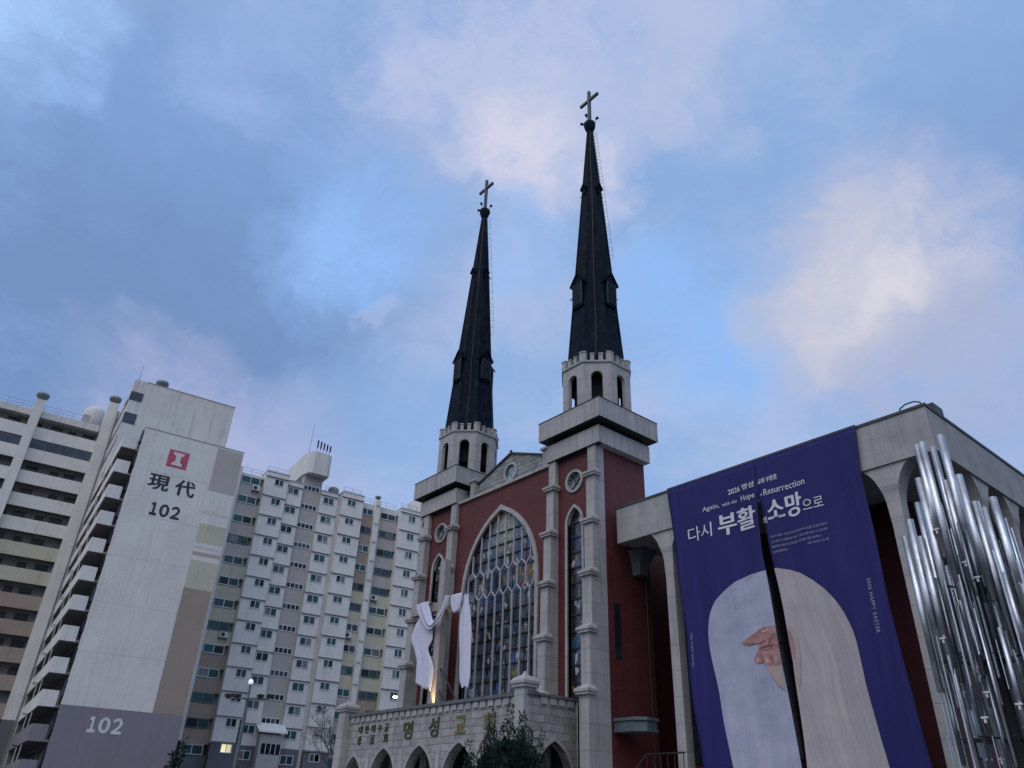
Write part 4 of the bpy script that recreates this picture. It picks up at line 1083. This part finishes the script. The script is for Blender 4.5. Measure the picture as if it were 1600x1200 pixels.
# balconies down the left flank
BU, BD0, BD1 = 5.48, 80.25, 100.0
for k in range(13):
    zt_ = 34.42 - 2.7 * k
    if zt_ < 1.5: break
    m_ = white_paint if zt_ > 8.4 else lilac_paint
    b_ = MB()
    b_.box(BU, BU + .12, BD0, BD1, zt_ - 1.32, zt_).box(BU + .121, 6.78, BD0, BD0 + .12, zt_ - 1.32, zt_)
    b_.box(6.66, 6.78, BD0 + .121, BD0 + 1.2, zt_ - 1.32, zt_)
    bo_ = b_.build('balcony', m_, gbk)
    MB().box(BU + .121, G0 - .035, BD0 + .121, BD1, zt_ - 1.33, zt_ - 1.14).build('floor_slab', concrete, bo_)
    p_ = MB()
    for D_ in (BD0 + 5.0, BD0 + 10, BD0 + 19.4): p_.box(BU + .02, BU + .10, D_, D_ + .08, zt_ + .001, zt_ + 1.37)
    build_each(p_, 'post', white_frame, bo_)
    r_ = MB()
    for q in range(4): r_.tube((BU - .02, BD0 + 9 + q * .5, zt_ - 1.28), (BU - .38, BD0 + 9 + q * .5, zt_ - 1.24), .02, .02, 4)
    r_.build('laundry_rack', dark_metal, bo_)
    wv = MB()
    for (a, c) in ((81.6, 84.4), (85.2, 89.0), (90, 94), (95, 99)): wv.box(G0 - .08, G0 - .035, a, c, zt_ - 1.05, zt_ + 1.05)
    wv.box(6.95, G0 + .002 - .008, GD + .05, GD + .9, zt_ - .4, zt_ + .9)
    build_each(wv, 'balcony_window', glass_dark if k % 3 else glass_blue, gbk)
MB().box(5.26, G0 + .2, 100.01, 100.35, 0, 45.3).build('end_wall', concrete, gbk)
MB().box(BU, 6.849, 90.0, 100.0, 34.6, 45.45).build('enclosed_balcony', white_paint2, gbk)
ew = MB()
for z0, z1 in ((42.75, 43.85), (39.8, 41.1), (37.1, 38.3)):
    ew.box(BU - .04, BU - .005, 90.2, 99.6, z0, z1)
    if z0 > 39: ew.box(BU - .04, 6.78, 89.95, 89.995, z0, z1)
build_each(ew, 'enclosed_window', glass_blue, gbk)
MB().box(14.9, 17.0, 92, 96, 45.531, 45.9).build('roof_plinth', grey_paint, gbk)
def vent(par, u, D, z, s=1.0):
    v_ = MB().lathe((u, D, z), [(.32 * s, 0), (.30 * s, .55 * s), (.62 * s, .60 * s), (.75 * s, .85 * s), (.70 * s, 1.1 * s), (.35 * s, 1.28 * s), (.05, 1.32 * s)], 14)
    return v_.build('roof_vent', M('vent_metal', (.17, .20, .20), .5, .3, var=.2) if 'vent_metal' not in bpy.data.materials else bpy.data.materials['vent_metal'], par, smooth=True)
vent(gbk, 8.5, 91.0, 45.4, 1.0); vent(gbk, 10.9, 84, 35.6, .9)
MB().tube((5.9, 91, 45.4), (5.9, 91, 48.0), .03, .015, 5).build('antenna', dark_metal, gbk)
MB().box(17.23, 17.7, 90.3, 91.2, 37.6, 39.2).build('wall_unit', dark_metal, gbk)

# ---- corridor block (far left)
CD = 101.0
crb = ablock('apartment_block', 'long apartment block of open corridors with white, yellow and brown parapets', 'apartment building', -12, CD)
MB().box(-34, 4.1, CD + 1.3, CD + 11, 0, 43.0).build('rear_wall', M('corridor_grey', (.27, .27, .275), .85, var=.15, vs=.5), crb)
MB().box(-34, 3.9, CD - .02, CD + 1.28, 42.3, 43.15).build('roof_band', white_paint2, crb)
for (u0, u1, zt_, m) in ((-3.62, -2.62, 44.3, white_paint), (4.05, 5.25, 46.4, white_paint), (-13.9, -12.9, 44.3, white_paint)):
    p_ = MB().box(u0, u1, CD - .75, CD + 1.2, 9.0, zt_).build('pier', m, crb)
    MB().box(u0 - .005, u1 + .005, CD - .755, CD + 1.2, 0, 8.999).build('pier_base', base_grey, p_)
    vent(crb, (u0 + u1) / 2, CD + .2, zt_, 1.0)
rr2 = random.Random(5)
for k in range(16):
    zt_ = 41.02 - 2.77 * k; zb_ = max(0, zt_ - 1.52)
    if zt_ < .6: break
    m = white_paint if zt_ > 29.0 else (yellow_paint if zt_ > 22.5 else tan_paint)
    if zt_ < 7: m = base_grey
    for (u0, u1) in ((-34, -13.91), (-12.89, -3.63), (-2.61, 4.04)):
        MB().box(u0, u1, CD - .05, CD + .1, zb_, zt_).build('spandrel', m, crb)
    MB().box(-34, 4.04, CD + .101, CD + 1.29, zt_ - 1.3, zt_ - 1.15).build('walkway_slab', concrete, crb)
    dd_ = MB(); ww = MB(); u = -13 + rr2.uniform(0, 1.2)
    while u < 3.2:
        dd_.box(u, u + .9, CD + 1.24, CD + 1.299, zt_ - 1.14, zt_ + .95); u += .9 + rr2.uniform(.5, 1.0)
        ww.box(u, u + 1.3, CD + 1.24, CD + 1.299, zt_ - .1, zt_ + 1.0); u += 1.3 + rr2.uniform(.6, 1.8)
    if k < 12:
        build_each(dd_, 'entrance_door', M('flat_door', (.06, .065, .07), .6) if 'flat_door' not in bpy.data.materials else bpy.data.materials['flat_door'], crb)
        build_each(ww, 'corridor_window', glass_dark, crb)
    if k == 1:
        gl_ = MB().box(-2.61, 4.0, CD + .02, CD + .06, zt_ + .001, zt_ + 1.24).box(-12.8, -3.7, CD + .02, CD + .06, zt_ + .001, zt_ + 1.24)
        gl_.build('corridor_glazing', glass_blue, crb)
        gf = MB()
        for u in (-2.55, -1.0, .6, 2.2, 3.9): gf.box(u, u + .06, CD - .02, CD + .015, zt_ + .001, zt_ + 1.24)
        gf.build('glazing_frame', grey_frame, crb)
def railing(par, u0, u1, D, z, h=.9, step=1.6):
    r_ = MB()
    for q in (h, h * .5): r_.tube((u0, D, z + q), (u1, D, z + q), .025, .025, 5)
    u = u0
    while u <= u1 + .01: r_.tube((u, D, z), (u, D, z + h), .025, .025, 5); u += step
    r_.build('roof_railing', M('pale_rail', (.35, .37, .40), .6, var=.1) if 'pale_rail' not in bpy.data.materials else bpy.data.materials['pale_rail'], par)
railing(crb, -12.8, -3.7, CD + .3, 43.15); railing(crb, -2.5, 1.8, CD + .3, 43.15)
MB().lathe((3.1, CD + 4, 43.0), [(1.35, 0), (1.35, 3.0), (1.2, 3.6), (.75, 4.1), (.1, 4.3)], 20).build('water_tank', white_paint2, crb, smooth=True)
MB().box(1.75, 2.6, CD + .5, CD + 2, 43.15, 44.4).build('roof_box', grey_paint, crb)

# ---- windowed block (centre)
WD = 99.0
wbk = ablock('apartment_block', 'white apartment block with stepped window bays between gable and church', 'apartment building', 36, WD)
MB().box(20, 66, WD + 1.2, WD + 13, 8.3, 41.3).build('rear_wall', grey_paint, wbk)
MB().box(19.98, 66.02, WD + 1.19, WD + 13, 0, 8.299).build('base_wall', base_grey, wbk)
PI_ = 2.735
NF = 15
def bay(u0, u1, D, zroof, ledge, name='bay'):
    b_ = MB().box(u0, u1, D, WD + 1.19, 8.3, zroof)
    bo_ = b_.build(name, white_paint, wbk)
    MB().box(u0 - .004, u1 + .004, D - .004, WD + 1.185, 0, 8.299).build('bay_base', base_grey, wbk)
    if ledge:
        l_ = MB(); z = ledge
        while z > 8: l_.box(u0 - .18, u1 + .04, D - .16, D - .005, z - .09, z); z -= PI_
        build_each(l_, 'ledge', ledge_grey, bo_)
    MB().box(u0 - .05, u1 + .05, D - .06, WD + 2, zroof + .001, zroof + .12).build('roof_edge', grey_paint, bo_)
    return bo_
bay(25.02, 28.10, WD - .4, 41.95, 41.30); bay(28.2, 30.38, WD - .05, 41.45, 40.80)
bay(33.12, 35.62, WD - .05, 41.2, 40.68); bay(36.2, 39.40, WD - .4, 41.75, 41.02); bay(45.45, 48.8, WD - .4, 41.45, 40.95); bay(48.9, 51.2, WD - .05, 41.2, 40.7); bay(54.0, 57.2, WD - .4, 41.6, 41.0)
st_ = MB().box(30.40, 33.1, WD + .35, WD + 1.185, 0, 43.08).build('stair_shaft', pink_paint, wbk)
for (u0, u1, D, zt_) in ((20.2, 21.85, WD + .1, 41.85), (41.42, 42.22, WD - .15, 41.9)):
    MB().box(u0, u1, D, WD + 1.185, 8.3, zt_).build('pier', white_paint, wbk)
vent(wbk, 41.8, WD + .3, 41.9, .6)
for (u0, u1) in ((35.63, 36.19), (28.11, 28.19), (48.81, 48.89)): MB().box(u0, u1, WD + .35, WD + 1.185, 0, 41.0).build('bay_return', white_paint, wbk)
# coloured panels of the recessed balcony strips
pr_ = random.Random(3)
STRIP = [(21.86, 25.0, WD + .45, 39.78, 40.86), (39.42, 41.4, WD + .45, 39.45, 40.46), (42.24, 45.43, WD + .45, 39.40, 40.42)]
PAINT = {0: [pink_paint] * 4 + [yellow_paint] * 4 + [tan_paint] * 6, 1: [tan_paint] * 4 + [yellow_paint] * 5 + [pink_paint] * 5, 2: [pink_paint] * 4 + [yellow_paint] * 5 + [tan_paint] * 5}
for si, (u0, u1, D, zb, zt_) in enumerate(STRIP):
    MB().box(u0, u1, D, D + .6, zt_ + .02, 41.2).build('spandrel', white_paint2, wbk)
    for k in range(14):
        z1 = zb - PI_ * k - .02; z0 = max(0.1, zt_ - PI_ * (k + 1) + .02)
        if z1 < .5: break
        MB().box(u0, u1, D, D + .6, z0, z1).build('spandrel', PAINT[si][min(k, 13)] if z1 > 7.5 else base_grey, wbk)
# windows: one of each kind, copied floor by floor
def window_proto(name, u0, u1, z0, z1, D, bars, frame_m, pane_m, fw=.09):
    f_ = MB()
    f_.box(u0, u1, D - .05, D + .12, z1 - fw, z1).box(u0, u1, D - .07, D + .12, z0, z0 + fw)
    f_.box(u0, u0 + fw, D - .05, D + .12, z0 + fw, z1 - fw).box(u1 - fw, u1, D - .05, D + .12, z0 + fw, z1 - fw)
    for k in range(1, bars): 
        x = u0 + (u1 - u0) * k / bars; f_.box(x - fw / 2, x + fw / 2, D - .045, D + .10, z0 + fw, z1 - fw)
    o = f_.build(name, frame_m, wbk)
    pn = []
    for k in range(bars):
        a, b = u0 + (u1 - u0) * k / bars + fw * .5, u0 + (u1 - u0) * (k + 1) / bars - fw * .5
        pn.append(MB().box(a, b, D - .012 + .008 * (k % 2), D + .03, z0 + fw, z1 - fw))
    return o, pn
WIN = [('bay_window', 26.2, 27.5, 40.12, 41.12, WD - .4, 2, white_frame), ('kitchen_window', 28.28, 29.86, 39.6, 40.62, WD - .05, 2, white_frame),
       ('stair_window', 30.52, 32.85, 40.86, 41.62, WD + .35, 4, white_frame), ('kitchen_window', 33.45, 35.08, 39.38, 40.42, WD - .05, 2, white_frame),
       ('bay_window', 36.9, 38.25, 39.85, 40.8, WD - .4, 2, white_frame), ('balcony_window', 39.5, 41.38, 39.45, 40.44, WD + .42, 2, white_frame),
       ('balcony_window', 42.45, 45.0, 39.40, 40.40, WD + .42, 2, white_frame), ('bay_window', 46.7, 47.9, 39.6, 40.70, WD - .4, 2, white_frame),
       ('kitchen_window', 49.2, 50.7, 39.38, 40.42, WD - .05, 2, white_frame), ('balcony_window', 22.0, 24.5, 39.80, 40.86, WD + .42, 2, white_frame)]
GLS = [glass_dark, glass_teal, glass_blue, glass_curtain]
for wi, (nm, u0, u1, z0, z1, D, bars, fm) in enumerate(WIN):
    par0, mbs = window_proto(nm, u0, u1, z0, z1, D, bars, fm, None)
    variants = []
    for gsel in range(6):
        mb = MB()
        for q, m1 in enumerate(mbs):
            i = len(mb.v); mb.v += m1.v; mb.f += [tuple(i + x for x in f) for f in m1.f]
            pick = pr_.choice([0, 0, 1, 1, 1, 2, 3] if 'stair' not in nm else [0, 0, 0, 2]); mb.m += [pick] * len(m1.f)
        me_o = mb.build('pane', GLS, par0); variants.append(me_o)
    dark_f = par0.data.copy(); dark_f.materials.clear(); dark_f.materials.append(grey_frame)
    for k in range(NF):
        dz_ = -PI_ * k
        if z0 + dz_ < 1.0: break
        f_ = par0 if k == 0 else child_copy(par0, wbk, (0, 0, dz_))
        if k and 'balcony' in nm and pr_.random() < .4: f_.data = dark_f
        v_ = variants[k % 6] if k else variants[0]
        if k == 0: keep = v_
        else:
            c_ = child_copy(v_, f_)
            if wi == 0 and k == 12: 
                c_.data = c_.data.copy(); c_.data.materials.clear()
                for _ in range(4): c_.data.materials.append(glass_lit)
                c_['label'] = 'lit window glowing pale yellow'
    for v_ in variants[1:]: bpy.data.objects.remove(v_)
# head house over the stair, entrance hood, roof clutter
hp = [(30.1, WD + .9), (30.45, WD - .7), (30.9, WD - 1.0), (33.1, WD - 1.0), (33.5, WD - .7), (33.5, WD + 8), (30.1, WD + 8)]
MB().loft([[(u, D, 43.09) for u, D in hp], [(u, D, 46.35) for u, D in hp]]).build('stair_head_house', white_paint2, wbk)
ant = MB()
for k in range(5): ant.tube((31.3 + k * .45, WD - .2, 46.35), (31.25 + k * .5, WD - .3, 48.3 - .1 * k), .035, .035, 5)
for k in range(5): ant.box(31.18 + k * .48, 31.36 + k * .48, WD - .45, WD - .25, 47.3 - .05 * k, 48.4 - .1 * k)
ant.tube((30.4, WD + .4, 46.3), (30.5, WD + .4, 51.2), .03, .015, 5)
ant.build('antenna_mast', dark_metal, wbk)
MB().box(49.8, 52.6, WD - .6, WD + 7, 42.4, 45.4).build('stair_head_house', white_paint2, wbk)
MB().box(50, 52.4, WD + .3, WD + 1.1, 41.3, 42.39).build('stair_shaft', pink_paint, wbk)
ho = MB(); ho.prism([(29.9, WD - 1.6, 9.75), (33.4, WD - 1.6, 9.75), (33.4, WD + .3, 10.75), (29.9, WD + .3, 10.75)], (0, .03, .18)); ho.build('entrance_hood', white_paint, wbk)
MB().box(30.3, 33.0, WD - 1.2, WD + .34, 0, 9.6).build('entrance_bay', pink_paint, wbk)
ew2 = MB()
for z in (7.5, 4.4): ew2.box(30.5, 32.9, WD - 1.24, WD - 1.205, z, z + 1.1)
e_o = build_each(ew2, 'entrance_window', glass_dark, wbk)[0]
eb = MB()
for z in (7.5, 4.4):
    for k in range(5): eb.box(30.48 + k * .6, 30.56 + k * .6, WD - 1.29, WD - 1.245, z, z + 1.1)
eb.build('frame', white_frame, e_o)
for (u0, u1, D, z) in ((21.9, 24.8, WD + .7, 41.3), (25.1, 27.8, WD + .2, 42.07), (33.7, 35.4, WD + .3, 41.33), (36.3, 39.2, WD + .1, 41.87), (39.5, 45.2, WD + .7, 41.3), (45.6, 48.6, WD + .1, 41.6)):
    railing(wbk, u0, u1, D, z, .8, 1.3)
MB().lathe((29.2, WD + 2.5, 41.4), [(.6, 0), (.6, .8), (.3, 1.0)], 12).build('roof_tank', grey_paint, wbk, smooth=True)
MB().lathe((35.2, WD + 1.2, 41.3), [(.55, 0), (.75, .3), (.8, .9), (.6, 1.2), (.1, 1.3)], 12).build('roof_tank', M('green_grey', (.2, .23, .21), .7, var=.2), wbk, smooth=True)
sp_ = MB().tube((42.3, WD - .25, 2), (42.3, WD - .25, 40), .05, .05, 5).tube((21.0, WD, 2), (21.0, WD, 41), .05, .05, 5).tube((28.15, WD - .12, 2), (28.15, WD - .12, 41), .05, .05, 5)
build_each(sp_, 'downpipe', grey_paint, wbk)

db = MB()
for k in range(14):
    for u in (41.62, 41.95): db.box(u - .07, u + .07, WD - .26, WD - .16, 40.9 - PI_ * k, 41.08 - PI_ * k)
    db.box(21.2, 21.4, WD + .02, WD + .09, 40.9 - PI_ * k, 41.1 - PI_ * k)
build_each(db, 'pipe_bracket', grey_frame, wbk)

# outdoor air-conditioner units hung on the facade
def aircon(u, D, z, label, group='air conditioners on the apartment facade'):
    t_ = thing('air_conditioner', label, 'air conditioner', aloc(u, D, z), AA, group, org=(u, D, z))
    MB().box(u - .48, u + .48, D - .42, D - .06, z, z + .68).build('casing', ac_white, t_)
    MB().lathe((0, 0, 0), [(.24, 0), (.24, .02)], 16).build('fan_grille', dark_metal, t_)
    o = bpy.data.objects[t_.children[-1].name] if False else [c for c in t_.children if c.name.startswith('fan_grille')][0]
    o.data.transform(Matrix.Translation(Vector((u, D, z))))
    o.rotation_euler = (R(90), 0, 0); o.location = (-.12, -.425, .34)
    MB().box(u - .5, u + .5, D - .44, D - .005, z - .06, z - .001).box(u - .45, u - .40, D - .06, D - .004, z - .5, z - .061).box(u + .4, u + .45, D - .06, D - .004, z - .5, z - .061).build('bracket', grey_frame, t_)
aircon(24.1, WD + .45, 39.0, 'white air conditioner under the topmost window beside the gable')
aircon(24.0, WD + .45, 39.0 - PI_ * 7, 'white air conditioner halfway down the window column beside the gable')
aircon(43.0, WD + .45, 38.5 - PI_ * 4, 'white air conditioner on the window column between the white pier and the church')
aircon(39.95, WD + .45, 38.5 - PI_ * 6, 'white air conditioner on the tan and yellow window column beside the white pier')

# ================================================================== STREET FURNITURE
lp = thing('street_lamp', 'tall grey lamp post with paired floodlights before the apartments', 'street lamp', (-36.55, 15, 0))
MB().tube((-36.55, 15, 0), (-36.55, 15, 6.15), .10, .075, 10).tube((-36.55, 15, 6.151), (-36.55, 15, 6.72), .055, .055, 8).build('pole', M('dark_grey_pole', (.13, .135, .14), .6, var=.1), lp)
lm = MB().tube((-37.35, 14.3, 6.12), (-35.75, 15.7, 6.12), .04, .04, 6).tube((-36.95, 15.35, 6.05), (-36.1, 14.6, 6.05), .035, .035, 6); lm.build('arm', M('pole_arm', (.13, .135, .14), .6), lp)
for (x, y) in ((-37.3, 14.35), (-36.95, 14.65), (-36.1, 15.4), (-35.75, 15.7)):
    q = MB().box(x - .13, x + .13, y - .12, y + .12, 6.17, 6.29); h_ = q.build('floodlight_head', dark_metal, lp)
MB().lathe((-36.55, 15, 6.72), [(.05, 0), (.10, .03), (.12, .12), (.08, .2), (.02, .23)], 12).build('globe', M('lamp_globe', (.85, .87, .9), .3, var=0, emit=((.95, .97, 1), .5)), lp, smooth=True)
MB().box(-36.72, -36.62, 14.9, 15.1, 4.2, 5.2).build('notice_plate', dark_metal, lp)

wl = thing('wall_lamp', 'lit white lamp on a thin arm fixed to a church buttress', 'lamp', (-44.5, 29.45, 8.4))
MB().tube((-44.48, 29.4, 8.42), (-46.4, 29.2, 8.62), .025, .025, 6).build('arm', dark_metal, wl)
MB().lathe((-46.55, 29.18, 8.5), [(.06, -.02), (.14, .02), (.15, .08), (.08, .13)], 12).build('lamp_head', lamp_white, wl)

# ================================================================== PLANTS
def foliage(cl, n, rng, size, up=.3, flat=.35):
    """cl: list of (centre, radii); leaf-size blades through each clump"""
    mb = MB()
    tot = sum(r[0] * r[1] * r[2] for c, r in cl) ** 1
    for c, r in cl:
        k = max(6, int(n * (r[0] * r[1] * r[2]) / tot))
        for _ in range(k):
            while True:
                p = Vector((rng.uniform(-1, 1), rng.uniform(-1, 1), rng.uniform(-1, 1)))
                if .1 < p.length < 1: break
            p = p * (p.length ** -.35)
            if p.length > 1.06: p = p.normalized() * rng.uniform(.8, 1.06)
            o = Vector(c) + Vector((p.x * r[0], p.y * r[1], p.z * r[2]))
            d_ = (Vector((p.x, p.y, p.z * .3 + up)) + Vector((rng.gauss(0, .45), rng.gauss(0, .45), rng.gauss(0, .45)))).normalized()
            s = size * rng.uniform(.55, 1.35); wv = d_.orthogonal().normalized()
            wv = (Matrix.Rotation(rng.uniform(0, 6.28), 3, d_) @ wv) * s * flat
            mb.poly([o - d_ * s * .2, o + wv * .6 + d_ * s * .3, o + d_ * s, o - wv * .6 + d_ * s * .3])
    return mb
def build_fast(mb, name, mat, parent):
    me = bpy.data.meshes.new(name); o3 = ORG[parent.name]
    me.from_pydata([tuple(Vector(p) - o3) for p in mb.v], [], mb.f); me.materials.append(mat)
    o = bpy.data.objects.new(name, me); COL.objects.link(o); o.parent = parent; ORG[o.name] = o3; return o
rng = random.Random(11)
EX, EY = -27.25, 23.0
ev = thing('evergreen_tree', 'dark green bushy conifer in front of the stone porch', 'tree', (EX, EY, .12))
tk = MB().tube((EX, EY, .12), (EX, EY, 4.6), .16, .05, 8)
SP = [(0, 0, 5.75, .8), (-.75, -.3, 5.5, .75), (.55, .35, 5.55, .75), (1.05, -.3, 5.1, .7), (-1.35, .3, 4.7, .7), (-1.8, -.2, 4.1, .65), (1.55, .5, 4.95, .5), (1.75, -.2, 4.3, .5), (.1, -1.2, 5.0, .8), (-.6, 1.2, 5.0, .8), (2.0, .4, 3.7, .5), (-2.2, .5, 3.3, .6), (.9, -1.4, 4.2, .8), (-1.1, -1.3, 4.2, .8)]
clumps = []
for (dx_, dy_, h_, r_) in SP:
    tk.tube((EX + dx_ * .2, EY + dy_ * .2, 1.2), (EX + dx_, EY + dy_, h_ - .5), .05, .015, 5)
    q = 7
    for k in range(q):
        t_ = k / (q - 1); z = .9 + (h_ - 1.05) * t_
        rr = r_ * (1.0 - .82 * t_ ** 1.4)
        clumps.append(((EX + dx_ * (.75 + .25 * t_) + rng.uniform(-.12, .12), EY + dy_ * (.75 + .25 * t_) + rng.uniform(-.12, .12), z), (rr * 1.18, rr * 1.18, .55)))
for (px_, pz_, pr_2) in ((0, 1.6, 1.7), (-.5, 2.6, 1.5), (.3, 2.8, 1.4), (-.1, 3.7, 1.05), (-.9, 3.2, .9), (.9, 3.3, .8)): clumps.append(((EX + px_, EY, pz_), (pr_2, pr_2 * .9, .9)))
tk.build('trunk', bark, ev)
build_fast(foliage(clumps, 150000, rng, .115, .8, .36), 'crown', leaf_dark, ev)

def bare_tree(loc, h, rng, r0=.16):
    mb = MB(); tips = []
    def grow(p, d_, L, r, lev):
        q = p
        for k in range(3):
            dn = (d_ + Vector((rng.gauss(0, .13), rng.gauss(0, .13), rng.gauss(0, .08)))).normalized()
            e = q + dn * L / 3; mb.tube(q, e, r * (1 - .15 * k), r * (1 - .15 * (k + 1)), 6, False); q = e; d_ = dn
            if lev > 1: tips.append(q)
        if lev < 5:
            for k in range(3 if lev < 4 else 2):
                a = rng.uniform(0, 6.28); sp = rng.uniform(.35, .85)
                o_ = d_.orthogonal().normalized(); o_ = Matrix.Rotation(a, 3, d_) @ o_
                grow(q, (d_ + o_ * sp + Vector((0, 0, .12))).normalized(), L * rng.uniform(.6, .82), r * .55, lev + 1)
    grow(Vector(loc), Vector((0, 0, 1)), h * .30, r0, 0)
    return mb, tips
BT = Vector((-54.9, 30, 0))
bt = thing('blossom_tree', 'thin branching tree with sparse pale blossom in front of the apartments', 'tree', tuple(BT))
tm, tips = bare_tree(BT, 9.0, random.Random(4), .17)
tm.build('trunk', bark, bt)
build_fast(foliage([((t.x, t.y, t.z), (.28, .28, .22)) for t in tips[::3]], 2600, random.Random(2), .09, .2, .7), 'blossom', leaf_blossom, bt)
GT = Vector((-58.0, 33.5, 0))
gt_ = thing('leafy_tree', 'fresh green young tree behind the porch corner pier', 'tree', tuple(GT))
MB().tube(GT, GT + Vector((0, 0, 7.5)), .14, .05, 7).build('trunk', bark, gt_)
build_fast(foliage([((GT.x + rng.uniform(-1.2, 1.2), GT.y + rng.uniform(-1.1, 1.1), rng.uniform(4.8, 8.6)), (.6, .6, .5)) for _ in range(14)], 5200, rng, .16, .2, .6), 'crown', leaf_fresh, gt_)
SB = Vector((-34.9, 12, 0))
sh = thing('shrub', 'dark conifer shrub tip at the foot of the painted gable', 'shrub', tuple(SB))
MB().tube(SB, SB + Vector((0, 0, 3.6)), .08, .02, 6).build('trunk', bark, sh)
build_fast(foliage([((SB.x + rng.uniform(-.35, .35) * (1 - k / 14), SB.y + rng.uniform(-.35, .35), .6 + k * .25), (.55 * (1 - k / 16), .5 * (1 - k / 16), .35)) for k in range(14)], 2600, rng, .16, .3, .5), 'crown', leaf_dark, sh)
